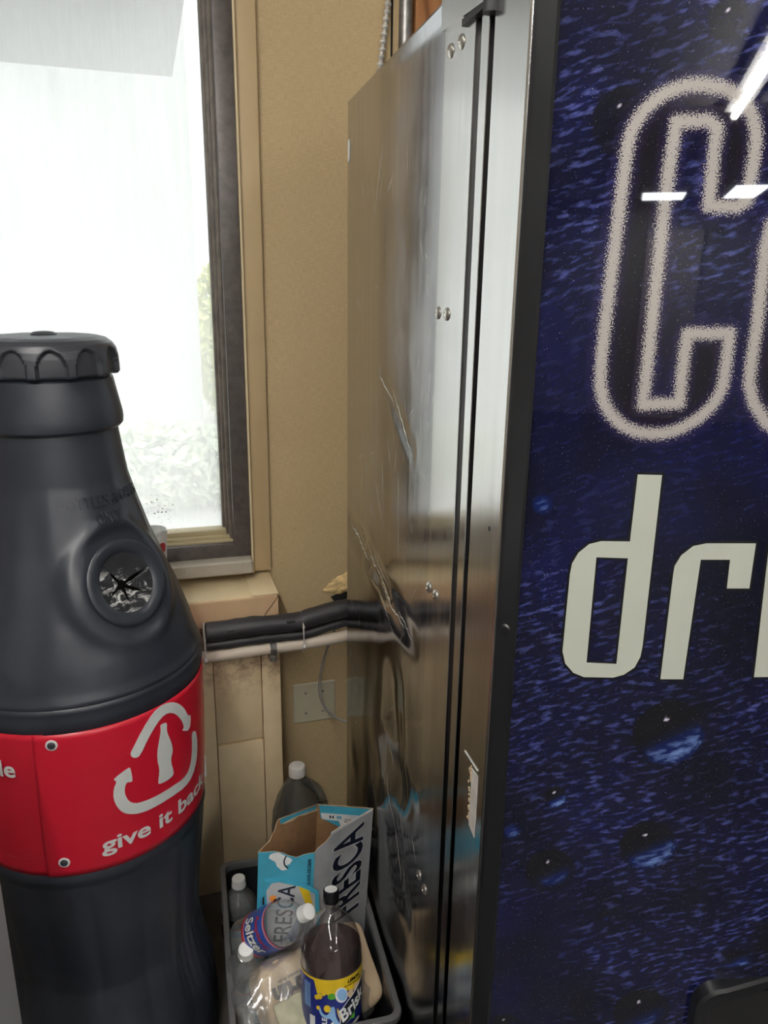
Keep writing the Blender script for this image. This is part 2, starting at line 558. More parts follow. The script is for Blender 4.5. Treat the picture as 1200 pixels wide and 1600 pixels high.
MAT['bag'] = clear('clear_crinkled_film', (0.96, 0.96, 0.95), 0.10, 0.14, 0.20, 0.6)
MAT['tan_paper'] = plain('tan_paper', (0.74, 0.56, 0.36), 0.75, 0, 0.12, 14, 0.25, bscale=25)
MAT['dark_brown_ink'] = plain('dark_brown_ink', (0.045, 0.022, 0.01), 0.6)
MAT['sage_paper'] = plain('sage_green_paper', (0.42, 0.41, 0.29), 0.7, 0, 0.2, 30)
MAT['jug'] = clear('smoky_jug_plastic', (0.52, 0.52, 0.49), 0.04, 0.3, 0.06, 0.25)
MAT['grey_cabinet'] = plain('light_grey_cabinet', (0.50, 0.52, 0.54), 0.45, 0, 0.04, 5)
MAT['tube'] = emit('lit_fluorescent_tube', (1.0, 0.97, 0.92), TUBE)
MAT['panel_lamp'] = emit('lit_ceiling_panel', (0.92, 0.97, 1.0), PANEL_LAMP)
MAT['lamp_housing'] = plain('white_lamp_housing', (0.75, 0.75, 0.73), 0.5)

def liquid(name, c, dens):
    t = NT(name)
    t.n.remove(t.p)
    tr = t.new('ShaderNodeBsdfTransparent')
    df = t.new('ShaderNodeBsdfDiffuse')
    tr.inputs[0].default_value = (*c, 1)
    df.inputs[0].default_value = (c[0] * 0.4, c[1] * 0.3, c[2] * 0.3, 1)
    mx = t.new('ShaderNodeMixShader')
    nz = t.noise(20, t.coords(), 4)
    t.link(t.maprange(nz, 0.3, 0.7, dens * 0.8, min(1, dens * 1.2)), mx.inputs[0])
    t.link(tr.outputs[0], mx.inputs[1])
    t.link(df.outputs[0], mx.inputs[2])
    t.link(mx.outputs[0], t.out.inputs[0])
    return t.m
MAT['tea'] = liquid('dark_iced_tea', (0.20, 0.055, 0.045), 0.35)
MAT['cola'] = plain('dark_label_sleeve', (0.016, 0.010, 0.011), 0.25, coat=0.3)

def wood_board():
    t = NT('orange_stained_wood')
    w = t.new('ShaderNodeTexWave', wave_type='BANDS', bands_direction='X')
    w.inputs['Scale'].default_value = 9
    w.inputs['Distortion'].default_value = 7
    w.inputs['Detail'].default_value = 3
    w.inputs['Detail Scale'].default_value = 1.2
    t.link(t.coords((1, 1, 0.18)), w.inputs['Vector'])
    c = t.ramp(w.outputs['Fac'], [(0.0, (0.20, 0.075, 0.022)), (0.25, (0.36, 0.15, 0.05)), (1.0, (0.43, 0.19, 0.07))])
    t.color(c)
    t.set(Roughness=0.45)
    return t.m
MAT['wood'] = wood_board()

def red_band():
    t = NT('scuffed_red_band')
    g = t.noise(5, t.coords(), 4)
    c = t.mix(g, (0.47, 0.006, 0.022), (0.54, 0.011, 0.032))
    s = t.noise(1.0, t.coords((14, 14, 260), (0, 0, 0)), 4, 0.7, 0.6)
    k = t.noise(12, t.coords(), 3)
    m = t.math('MULTIPLY', t.maprange(s, 0.665, 0.72, 0, 1), t.maprange(k, 0.52, 0.62, 0, 0.7))
    c = t.mix(m, c, (0.66, 0.30, 0.30))
    t.color(c)
    t.set(Roughness=t.maprange(g, 0.3, 0.7, 0.27, 0.36))
    return t.m
MAT['red_band'] = red_band()

def window_glass():
    t = NT('hazy_dirty_window_glass')
    t.n.remove(t.p)
    tr = t.new('ShaderNodeBsdfTransparent')
    tl = t.new('ShaderNodeBsdfTranslucent')
    gl = t.new('ShaderNodeBsdfGlossy')
    tr.inputs[0].default_value = (0.97, 0.97, 0.965, 1)
    tl.inputs[0].default_value = (0.66, 0.665, 0.655, 1)
    gl.inputs['Roughness'].default_value = 0.35
    big = t.noise(2.2, t.coords((1, 1, 0.6)), 5, 0.6)
    st = t.noise(1.0, t.coords((50, 1, 5)), 4, 0.6)
    h = t.maprange(t.math('ADD', big, t.math('MULTIPLY', st, 0.35)), 0.45, 0.95, 0.28, 0.62)
    # run marks and droplets low on the pane
    sp = t.new('ShaderNodeSeparateXYZ')
    t.link(t.coords(), sp.inputs[0])
    low = t.maprange(sp.outputs['Z'], 1.16, 0.95, 0, 1)
    vo = t.new('ShaderNodeTexVoronoi')
    vo.inputs['Scale'].default_value = 95
    t.link(t.coords(), vo.inputs['Vector'])
    dro = t.math('MULTIPLY', t.maprange(vo.outputs['Distance'], 0.33, 0.22, 0, 1), low)
    patch = t.maprange(t.noise(9, t.coords(), 3), 0.5, 0.62, 0, 0.5)
    h = t.math('SUBTRACT', h, t.math('MULTIPLY', dro, patch), True)
    a = t.new('ShaderNodeMixShader')
    t.link(h, a.inputs[0])
    t.link(tr.outputs[0], a.inputs[1])
    t.link(tl.outputs[0], a.inputs[2])
    b = t.new('ShaderNodeMixShader')
    b.inputs[0].default_value = 0.004
    t.link(a.outputs[0], b.inputs[1])
    t.link(gl.outputs[0], b.inputs[2])
    t.link(b.outputs[0], t.out.inputs[0])
    return t.m
MAT['glass'] = window_glass()

def front_graphic():
    t = NT('night_blue_bubble_graphic')
    uv = t.new('ShaderNodeUVMap')
    uv.uv_map = 'panel'
    warp = t.new('ShaderNodeTexNoise')
    warp.inputs['Scale'].default_value = 7
    t.link(uv.outputs[0], warp.inputs['Vector'])
    wv = t.new('ShaderNodeVectorMath', operation='SCALE')
    t.link(warp.outputs['Color'], wv.inputs[0])
    wv.inputs['Scale'].default_value = 0.03
    ad = t.new('ShaderNodeVectorMath', operation='ADD')
    t.link(uv.outputs[0], ad.inputs[0])
    t.link(wv.outputs[0], ad.inputs[1])
    mp = t.new('ShaderNodeMapping')
    mp.vector_type = 'TEXTURE'
    mp.inputs['Rotation'].default_value = (0, 0, R(17))
    mp.inputs['Scale'].default_value = (1 / 55, 1 / 165, 1)
    t.link(ad.outputs[0], mp.inputs[0])
    s1 = t.noise(1.0, mp.outputs[0], 3, 0.5)
    big = t.noise(6.5, uv.outputs[0], 3)
    col = t.mix(t.maprange(big, 0.35, 0.7, 0, 1), (0.0025, 0.003, 0.010), (0.005, 0.006, 0.040))
    amp = t.math('MULTIPLY', t.maprange(s1, 0.50, 0.74, 0, 1, True), t.maprange(big, 0.36, 0.60, 0.10, 1.0))
    fade = t.attr('calm').outputs['Fac']
    amp = t.math('MULTIPLY', amp, fade)
    col = t.mix(amp, col, (0.07, 0.083, 0.25))
    bub = t.attr('bubble').outputs['Fac']
    col = t.mix(bub, col, (0.004, 0.004, 0.006))
    glow = t.attr('glow').outputs['Fac']
    gmod = t.math('MULTIPLY', glow, t.maprange(s1, 0.38, 0.66, 0.35, 1.1), True)
    col = t.mix(t.maprange(glow, 0.0, 0.5, 0, 1), col, (0.004, 0.011, 0.075))
    col = t.mix(t.maprange(gmod, 0.25, 1.0, 0, 1), col, (0.15, 0.235, 0.50))
    ins = t.attr('inside').outputs['Fac']
    col = t.mix(t.math('MULTIPLY', ins, 0.9), col, (0.007, 0.006, 0.008))
    halo = t.attr('halo').outputs['Fac']
    grain = t.new('ShaderNodeTexNoise')
    grain.inputs['Scale'].default_value = 700
    grain.inputs['Detail'].default_value = 2
    t.link(uv.outputs[0], grain.inputs['Vector'])
    thr = t.maprange(halo, 0.0006, 0.0120, 0.27, 0.70)
    sti = t.maprange(t.math('SUBTRACT', grain.outputs['Fac'], thr), 0.0, 0.05, 0, 1)
    purple = t.maprange(halo, 0.002, 0.018, 0.35, 0)
    col = t.mix(purple, col, (0.05, 0.035, 0.12))
    col = t.mix(sti, col, (0.40, 0.37, 0.345))
    spk = t.attr('spark').outputs['Fac']
    col = t.mix(spk, col, (0.75, 0.70, 0.85))
    t.color(col)
    t.set(Roughness=0.018)
    t.p.inputs['Coat Weight'].default_value = 0.0
    t.p.inputs['IOR'].default_value = 1.5
    return t.m
MAT['graphic'] = front_graphic()

# ------------------------------------------------------------------ the room shell
WX0, WX1, WZ0, WZ1 = -1.15, 0.178, 0.915, 2.22       # glass opening of the window
RX0, RX1, RY0, CEIL = -2.6, 2.7, -8.2, 2.45

bm = BM()
ox0, ox1, oz0, oz1 = -1.19, 0.214, 0.83, 2.26
add_box(bm, RX0, ox0, 1.8, 1.94, 0, CEIL)
add_box(bm, ox1, RX1, 1.8, 1.94, 0, CEIL)
add_box(bm, ox0, ox1, 1.8, 1.94, 0, oz0)
add_box(bm, ox0, ox1, 1.8, 1.94, oz1, CEIL)
struct(obj('wall_back', bm, MAT['wall']))
struct(box('wall_left', RX0 - 0.12, RX0, RY0, 1.94, 0, CEIL, MAT['off_wall']))
struct(box('wall_right', RX1, RX1 + 0.12, RY0, 1.94, 0, CEIL, MAT['off_wall']))
struct(box('wall_front', RX0, RX1, RY0 - 0.12, RY0, 0, CEIL, MAT['off_wall']))
struct(box('floor', RX0, RX1, RY0, 1.94, -0.1, 0, MAT['floor']))
struct(box('ceiling', RX0, RX1, RY0, 1.94, CEIL, CEIL + 0.1, MAT['ceiling']))
d1 = struct(box('door_1', 0.62, 1.22, RY0, RY0 + 0.045, 0, 2.12, MAT['beige_door'], bev=0.004))
bm = BM()
add_lathe(bm, [(0, 0.012), (0.03, 0.012), (0.035, 0.028), (0.06, 0.026), (0.066, 0.01)], 20, Matrix.Translation((0.70, RY0 + 0.045, 1.0)) @ Matrix.Rotation(-PI / 2, 4, 'X'))
obj('door_knob', bm, MAT['grey_metal'], d1)

# window: frame members, sash, glazing stops, glass
bm = BM()
add_box(bm, WX1 - 0.004, 0.2135, 1.775, 1.88, 0.862, oz1, 0.002)
add_box(bm, ox0, WX0 + 0.004, 1.775, 1.88, 0.862, oz1, 0.002)
add_box(bm, ox0, 0.2135, 1.775, 1.88, WZ1 + 0.0, oz1, 0.002)
add_box(bm, ox0 , 0.2135, 1.777, 1.88, 0.86, 0.896, 0.002)
win = struct(obj('window_1', bm, MAT['bronze']))
bm = BM()
for k, (dx, y0, y1) in enumerate(((0.0, 1.80, 1.86), (0.007, 1.815, 1.86), (0.013, 1.83, 1.86))):
    add_box(bm, WX1 - 0.012 - dx, WX1 - 0.002 - dx, y0, y1, 0.89, WZ1, 0.001)
add_box(bm, WX0, WX0 + 0.02, 1.81, 1.86, 0.89, WZ1, 0.001)
add_box(bm, WX0, WX1, 1.81, 1.86, WZ1 - 0.02, WZ1 + 0.004, 0.001)
obj('sash', bm, MAT['sash'], win)
bm = BM()
add_box(bm, WX0, WX1 - 0.005, 1.79, 1.83, 0.893, 0.901, 0.0015)
add_box(bm, WX0, WX1 - 0.01, 1.80, 1.85, 0.899, 0.909, 0.002)
add_box(bm, WX0, WX1 - 0.018, 1.812, 1.85, 0.907, 0.921, 0.003)
obj('glazing_stop', bm, MAT['stop'], win)
box('glass', WX0, WX1 - 0.012, 1.846, 1.849, 0.9, WZ1, MAT['glass'], win)
box('window_sill', ox0 - 0.02, 0.2135, 1.74, 1.88, 0.828, 0.8615, MAT['stool'], win, 0.004)

# tan casing right of the window
bm = BM()
add_box(bm, 0.2145, 0.262, 1.782, 1.802, 0.818, CEIL, 0.002)
tr1 = struct(obj('trim_1', bm, MAT['casing']))
box('casing_edge', 0.2135, 0.2185, 1.770, 1.802, 0.818, CEIL, MAT['ledge'], tr1, 0.001)  # window highlight along the edge put in as a paler paint colour

# boxed ledge below the window
bm = BM()
add_box(bm, -1.3, 0.256, 1.655, 1.80, 0.742, 0.806, 0.0025)
ledge = struct(obj('trim_2', bm, MAT['ledge']))
bm = BM()
add_box(bm, 0.196, 0.2575, 1.652, 1.80, 0.8055, 0.809, 0.001)
obj('ledge_end_board', bm, MAT['ledge'], ledge)
bm = BM()
add_prism(bm, [(-1.3, 0.742), (0.21, 0.742), (0.2545, 0.802), (-1.3, 0.802)], lambda x, z: Vector((x, 1.656, z)), lambda x, z: Vector((x, 1.648, z)))
add_prism(bm, [(0.2135, 0.742), (0.256, 0.742), (0.256, 0.7985)], lambda x, z: Vector((x, 1.656, z)), lambda x, z: Vector((x, 1.648, z)))
bmesh.ops.recalc_face_normals(bm, faces=bm.faces)
obj('apron', bm, MAT['apron'], ledge)
bm = BM()
add_box(bm, -1.3, 0.255, 1.668, 1.80, 0.0, 0.742)
add_box(bm, 0.214, 0.258, 1.655, 1.67, 0.0, 0.742, 0.002)
add_box(bm, -1.3, 0.101, 1.658, 1.67, 0.0, 0.742, 0.002)
add_box(bm, 0.1025, 0.2125, 1.660, 1.67, 0.43, 0.742, 0.0025)
add_box(bm, 0.1025, 0.2125, 1.657, 1.67, 0.0, 0.425, 0.0025)
struct(obj('trim_3', bm, MAT['stained']))

# outdoors: ground, eave, pale building and shrubs, all washed out by the overcast light
MAT['ground'] = plain('pale_gravel', (0.40, 0.40, 0.37), 0.9, 0, 0.2, 3)
MAT['eave'] = plain('white_soffit', (0.50, 0.54, 0.62), 0.8)
MAT['leaves'] = plain('pale_leaves', (0.46, 0.52, 0.37), 0.7, 0, 0.2, 12)
MAT['bright_leaves'] = plain('yellow_green_leaves', (0.72, 0.76, 0.30), 0.7, 0, 0.2, 12)
MAT['siding'] = plain('white_siding', (0.46, 0.48, 0.47), 0.8)
struct(box('ground', -14, 14, 1.95, 26, -0.4, -0.3, MAT['ground']))
bm = BM()
add_box(bm, -4, 0.14, 1.95, 2.75, 2.10, 2.28)
struct(obj('roof_eave', bm, MAT['eave']))
struct(box('wall_neighbour', -9, 0.60, 9.0, 9.4, -0.3, 6.0, MAT['siding']))
def shrub(name, loc, rx, ry, rz, mat, n, label):
    bm = BM()
    for k in range(n):
        u = Vector((random.gauss(0, 1), random.gauss(0, 1), random.gauss(0, 1))).normalized()
        s = random.uniform(0.75, 1.0)
        c = Vector((u.x * rx * s, u.y * ry * s, rz + u.z * rz * s))
        a = Vector((random.gauss(0, 1), random.gauss(0, 1), random.gauss(0, 1))).normalized()
        b = a.orthogonal().normalized()
        w = random.uniform(0.04, 0.09)
        vs = [bm.verts.new(c + a * w), bm.verts.new(c + b * w * 0.5), bm.verts.new(c - a * w), bm.verts.new(c - b * w * 0.5)]
        bm.faces.new(vs)
    for k in range(7):
        a = 2 * PI * k / 7
        add_tube(bm, [(0, 0, 0), (rx * 0.5 * math.cos(a), ry * 0.5 * math.sin(a), rz * 1.2)], [0.03, 0.01], 6)
    o = obj(name, bm, mat, smooth=0)
    o.location = loc
    tag(o, label, 'shrub')
    return o
shrub('garden_shrub', (1.02, 10.5, -0.3), 0.45, 0.4, 1.05, MAT['bright_leaves'], 2600, 'yellow green shrub beyond the hazy window, beside its right edge')
shrub('low_hedge', (-0.2, 6.4, -0.3), 1.6, 0.4, 0.34, MAT['leaves'], 3200, 'low green hedge seen faintly through the bottom of the window')

# ------------------------------------------------------------------ ceiling lamps (behind the camera; some mirror in the machine, others are added to light the room)
def tube_lamp(x, y0, y1, label):
    t = empty('fluorescent_lamp', (x, (y0 + y1) / 2, CEIL))
    L = (y1 - y0) / 2
    box('housing', -0.06, 0.06, -L, L, -0.035, 0, MAT['lamp_housing'], t, 0.004)
    bm = BM()
    add_tube(bm, [(0, -L + 0.02, -0.055), (0, L - 0.02, -0.055)], 0.019, 14)
    obj('tube', bm, MAT['tube'], t)
    tag(t, label, 'ceiling lamp', 'ceiling tubes, mirrored and added')
    return t
tube_lamp(0.93, -3.45, -0.9, 'long fluorescent tube on the ceiling mirrored in the machine front')
tube_lamp(-0.35, -1.5, 0.9, 'added unseen fluorescent tube above the viewer, left of the machine')  # tube added to brighten the wall and crate
tube_lamp(-1.1, -5.6, -3.0, 'added unseen far fluorescent tube on the ceiling left of the room')  # extra tube added only for more light in the room
def panel_lamp(x0, x1, y0, y1, label):
    t = empty('ceiling_panel_lamp', ((x0 + x1) / 2, (y0 + y1) / 2, CEIL))
    a, b = (x1 - x0) / 2, (y1 - y0) / 2
    box('frame', -a - 0.02, a + 0.02, -b - 0.02, b + 0.02, -0.06, 0, MAT['lamp_housing'], t, 0.004)
    box('diffuser', -a, a, -b, b, -0.07, -0.058, MAT['panel_lamp'], t)
    tag(t, label, 'ceiling lamp')
panel_lamp(0.52, 0.92, -7.7, -7.1, 'square lit ceiling panel far behind, mirrored left in the machine')
panel_lamp(1.32, 1.6, -7.6, -6.6, 'oblong lit ceiling panel far behind, mirrored right in the machine')

# ------------------------------------------------------------------ wall details right of the window
b = box('wood_board', 0.602, 1.6, 1.775, 1.799, 1.2, CEIL - 0.01, MAT['wood'], None, 0.002)
tag(b, 'orange stained wood board on the wall above the vending machine', 'board')
struct(box('trim_4', 0.5535, 0.5575, 1.797, 1.8, 0.0, CEIL, MAT['hole']))
bm = BM()
add_tube(bm, [(0.5815, 1.784, 1.2), (0.5815, 1.784, CEIL - 0.005)], 0.0145, 20)
tag(obj('metal_conduit', bm, MAT['grey_metal']), 'straight grey metal conduit up the wall beside the wood board', 'conduit')
bm = BM()
pts, rads = [], []
n = 700
Z0 = 1.72
for k in range(n):
    f = k / (n - 1)
    z = Z0 + (CEIL - 0.01 - Z0) * f
    pts.append((0.525 + min(z - 1.93, 0.15) * 0.125 + 1.2 * max(0, 1.89 - z) ** 2, 1.786 - 0.25 * max(0, 1.89 - z), z))
    rads.append(0.0062 + 0.0020 * math.cos(f * 2 * PI * (CEIL - Z0) / 0.0145))
add_tube(bm, pts, rads, 14)
tag(obj('armoured_cable', bm, MAT['armour']), 'thin ribbed silver armoured cable hanging on the wall left of the conduit', 'cable')

# double blank wall plate with four screws
pl = empty('wall_plate', (0.368, 1.8, 0.427))
box('plate', -0.0575, 0.0575, -0.007, 0, -0.058, 0.058, MAT['plate'], pl, 0.003)
for dx in (-0.023, 0.023):
    for dz in (-0.030, 0.030):
        bm = BM()
        add_lathe(bm, [(0, 0.0034), (0.0012, 0.003)], 12, Matrix.Translation((dx, -0.007, dz)) @ Matrix.Rotation(PI / 2, 4, 'X'))
        add_box(bm, dx - 0.0026, dx + 0.0026, -0.0086, -0.0081, dz - 0.0004, dz + 0.0004)
        obj('screw', bm, MAT['grey_metal'], pl)
tag(pl, 'square tan painted double blank wall plate with four screws', 'wall plate')

# expanding foam patch
bm = BM()
bmesh.ops.create_icosphere(bm, subdivisions=5, radius=1)
for v in bm.verts:
    k = 1 + 0.28 * noise.noise(v.co * 2.2 + Vector((3, 1, 2))) + 0.12 * noise.noise(v.co * 6)
    v.co = Vector((v.co.x * 0.060 * k + 0.462, 1.803 + v.co.y * 0.016 * k, 0.757 + v.co.z * 0.026 * k + v.co.x * 0.012))
tag(obj('spray_foam_patch', bm, MAT['spray']), 'yellowed lump of spray foam filling a wall hole above the black pipe', 'foam patch')
bm = BM()
add_prism(bm, [(0.415, 0.722), (0.45, 0.735), (0.55, 0.745), (0.55, 0.70), (0.43, 0.70)], lambda x, z: Vector((x, 1.8, z)), lambda x, z: Vector((x, 1.7985, z)))
tag(obj('wall_hole', bm, MAT['hole']), 'dark ragged hole in the wall under the spray foam', 'hole')

# insulated pipes and cream pipe in front of the ledge
def rough_tube(bm, pts, rads, n, amp, f, seed):
    add_tube(bm, pts, rads, n)
    for v in bm.verts:
        d = noise.noise(Vector((v.co.x * f, v.co.y * f * 2, v.co.z * f * 2)) + Vector((seed, 0, 0)))
        v.co.z += amp * d
        v.co.y += amp * d * 0.5
YP = 1.62
p1 = smooth_path([(0.086, YP, 0.744), (0.12, YP, 0.7448), (0.2, YP, 0.7466), (0.258, YP, 0.7452), (0.303, YP, 0.7451)], 14)
e1 = [0.0222 * (0.72 if i == 0 else 0.93 if i == 1 else 1) for i in range(len(p1))]
e1[-1] *= 0.8
bm = BM()
rough_tube(bm, p1, e1, 28, 0.0022, 40, 3)
add_box(bm, 0.132, 0.150, YP - 0.0228, YP - 0.018, 0.7495, 0.7525, 0.001, mat=1)
add_box(bm, 0.266, 0.286, YP - 0.0222, YP - 0.016, 0.7545, 0.7585, 0.001, mat=1)
o = obj('insulated_pipe', bm, [MAT['foam'], MAT['hole']])
tag(o, 'fat black foam sleeve on the upper pipe below the ledge, left length', 'pipe')
p2 = smooth_path([(0.307, YP, 0.7462), (0.320, YP, 0.7505), (0.371, YP + 0.005, 0.7593), (0.4094, YP + 0.008, 0.7622), (0.50, YP + 0.03, 0.765), (0.7, YP + 0.06, 0.765)], 14)
e2 = [0.0218 * (0.8 if i == 0 else 1) for i in range(len(p2))]
bm = BM()
rough_tube(bm, p2, e2, 28, 0.0016, 40, 9)
tag(obj('insulated_pipe', bm, MAT['foam']), 'fat black foam sleeve on the upper pipe, length vanishing behind the machine', 'pipe')
p3 = smooth_path([(0.087, YP + 0.002, 0.7116), (0.12, YP, 0.7122), (0.2, YP, 0.7149), (0.2572, YP, 0.7139), (0.314, YP, 0.7141), (0.3708, YP + 0.005, 0.7227), (0.4094, YP + 0.01, 0.727), (0.5, YP + 0.035, 0.73), (0.7, YP + 0.06, 0.73)], 14)
bm = BM()
rough_tube(bm, p3, 0.0122, 24, 0.0016, 40, 5)
tag(obj('insulated_pipe', bm, MAT['foam']), 'thinner black foam sleeve tucked under the fat one', 'pipe')
p4 = smooth_path([(-0.4, YP, 0.6826), (0.0739, YP, 0.6842), (0.1178, YP, 0.6845), (0.2, YP, 0.6868), (0.2572, YP, 0.6872), (0.314, YP, 0.6887), (0.3708, YP, 0.6922), (0.4095, YP + 0.004, 0.694), (0.5, YP + 0.03, 0.696), (0.7, YP + 0.06, 0.696)], 10)
bm = BM()
add_tube(bm, p4, 0.0138, 20)
tag(obj('plastic_pipe', bm, MAT['pvc']), 'dirty cream plastic pipe running under the black foam pipes', 'pipe')
def tie(x, zt, zb, label):
    t = empty('cable_tie', (x, YP, 0))
    bm = BM()
    pts = []
    for k in range(25):
        a = 2 * PI * k / 24
        zc, hh = (zt + zb) / 2, (zt - zb) / 2
        pts.append((0.0, 0.0255 * math.cos(a), zc + hh * math.sin(a)))
    add_tube(bm, pts, 0.0016, 6, cap=False)
    obj('strap', bm, MAT['dim_white'], t)
    box('head', -0.0035, 0.0035, -0.029, -0.0215, zb + 0.018, zb + 0.026, MAT['white_plastic'], t, 0.001)
    tag(t, label, 'cable tie')
tie(0.083, 0.767, 0.667, 'white cable tie round the pipes beside the black bottle bin')
tie(0.3045, 0.768, 0.672, 'white cable tie pinching the joint of the two foam sleeves')
cl = empty('pipe_clamp', (0.2365, YP, 0.687))
bm = BM()
pts = [(0, 0.0155 * math.cos(a), 0.0155 * math.sin(a)) for a in [PI * 0.5 + PI * k / 14 for k in range(15)]]
for xx in (-0.005, 0.0, 0.005):
    add_tube(bm, [(xx, p[1], p[2]) for p in pts], 0.0028, 8)
add_box(bm, -0.008, 0.008, -0.001, 0.036, -0.034, -0.0145, 0.001)
obj('strap', bm, MAT['grey_metal'], cl)
bm = BM()
add_lathe(bm, [(0, 0.0075), (0.004, 0.0075), (0.006, 0.005)], 6, Matrix.Translation((0, -0.001, -0.025)) @ Matrix.Rotation(PI / 2, 4, 'X'))
obj('bolt', bm, MAT['screw'], cl)
tag(cl, 'grey metal strap clamp holding the cream pipe at the board edge', 'clamp')
bm = BM()
add_tube(bm, smooth_path([(0.395, 1.66, 0.70), (0.388, 1.69, 0.655), (0.384, 1.7, 0.63), (0.369, 1.7, 0.582), (0.362, 1.7, 0.521), (0.371, 1.7, 0.474), (0.396, 1.7, 0.437), (0.43, 1.7, 0.415), (0.5, 1.7, 0.40)], 8), 0.0032, 10)
tag(obj('hanging_cable', bm, MAT['cable_grey']), 'thin grey cable looping down in front of the wall plate', 'cable')

# white cup with a red mark on the ledge behind the bin
cup = empty('paper_cup', (-0.014, 1.722, 0.809))
bm = BM()
add_lathe(bm, [(0, 0.025), (0.146, 0.0345), (0.150, 0.0355), (0.153, 0.0345), (0.152, 0.033), (0.004, 0.024)], 40, cap1=True)
obj('cup_wall', bm, MAT['white_plastic'], cup)
bm = flat_shape([[(0.011 * math.cos(2 * PI * k / 24), 0.013 * math.sin(2 * PI * k / 24)) for k in range(24)]])
def cupmap(u, v, h):
    th = R(-48) + u / 0.033
    r = 0.0322 + h + (v) * 0.064
    return Vector((r * math.cos(th), r * math.sin(th), 0.115 + v))
obj('mark', wrap(bm, cupmap, 0.0006, 0.004), MAT['red_print'], cup)
tag(cup, 'white paper cup with a round red mark on the window ledge', 'cup')

# ------------------------------------------------------------------ vending machine (local +y runs back along its side, +x across its front)
vm = empty('vending_machine', (0.4030, 1.58, 0), R(-2.63))
tag(vm, 'tall silver sided drink vending machine with a night blue bubble front', 'vending machine')
MH, MWID = 1.828, 0.94

DENTS = [  # (y, z, y, z, width, depth) creases in the side sheet
    (-0.03, 1.00, -0.20, 0.985, 0.035, 0.006), (-0.20, 0.985, -0.33, 0.962, 0.03, 0.005), (-0.33, 0.962, -0.50, 0.94, 0.032, 0.0042),
    (-0.12, 0.47, -0.35, 0.63, 0.05, 0.005), (-0.35, 0.63, -0.53, 0.645, 0.05, 0.0045), (-0.43, 0.52, -0.50, 0.43, 0.05, 0.007),
    (-0.31, 1.335, -0.47, 1.25, 0.02, 0.0008), (-0.40, 0.80, -0.44, 0.55, 0.06, 0.006)]
def side_h(y, z):
    h = 0.0
    for y0, z0, y1, z1, w, d in DENTS:
        dx, dz = y1 - y0, z1 - z0
        t = max(0, min(1, ((y - y0) * dx + (z - z0) * dz) / (dx * dx + dz * dz)))
        q = math.hypot(y - y0 - t * dx, z - z0 - t * dz) / w
        if q < 3:
            s = (z - z0 - t * dz)
            h += d * math.exp(-q * q) * (0.6 + 0.6 * math.sin(t * PI)) - 0.25 * d * math.exp(-(q - 1.2) ** 2 * 3)
    low = smoothstep(1.05, 0.6, z) * smoothstep(-0.60, -0.48, y)
    h += low * (0.0035 * noise.noise(Vector((y * 7, z * 4, 3))) + 0.0012 * noise.noise(Vector((y * 16, z * 5, 8))))
    h += 0.006 * smoothstep(-0.14, -0.585, y) * smoothstep(0.55, 0.95, z)
    h += 0.0005 * noise.noise(Vector((y * 5, z * 3, 1)))
    return max(-0.003, h)

ny, nz_ = 150, 300
def side_pt(i, j):
    y = -0.692 * i / (ny - 1)
    z = 0.06 + (MH - 0.06) * j / (nz_ - 1)
    e = min(1.0, min(-y, z - 0.06, MH - z) / 0.02)
    return Vector((side_h(y, z) * e, y, z))
vs, fs = grid_mesh(ny, nz_, side_pt)
vs += [Vector((0.02, v.y, v.z)) for v in (vs[0], vs[ny - 1], vs[-1], vs[-ny])]
b0 = len(vs) - 4
# scratches: slivers of bare metal lying in the sheet
scr = []
def scratch(y0, z0, y1, z1, w):
    k = len(vs)
    d = Vector((y1 - y0, z1 - z0)); L = d.length; d /= L
    n_ = Vector((-d.y, d.x))
    N = max(2, int(L / 0.008))
    for i in range(N + 1):
        t = i / N
        ww = w * (math.sin(PI * min(0.97, max(0.03, t))) ** 0.6) * random.uniform(0.4, 1.2)
        jit = random.uniform(-1, 1) * w * 0.8
        y = y0 + d.x * L * t + n_.x * jit; z = z0 + d.y * L * t + n_.y * jit
        for s in (-1, 1):
            yy, zz = y + n_.x * ww * s * 0.5, z + n_.y * ww * s * 0.5
            vs.append(Vector((side_h(yy, zz) - 0.0007, yy, zz)))
    for i in range(N):
        fs.append((k + 2 * i, k + 2 * i + 1, k + 2 * i + 3, k + 2 * i + 2))
        scr.append(len(fs) - 1)
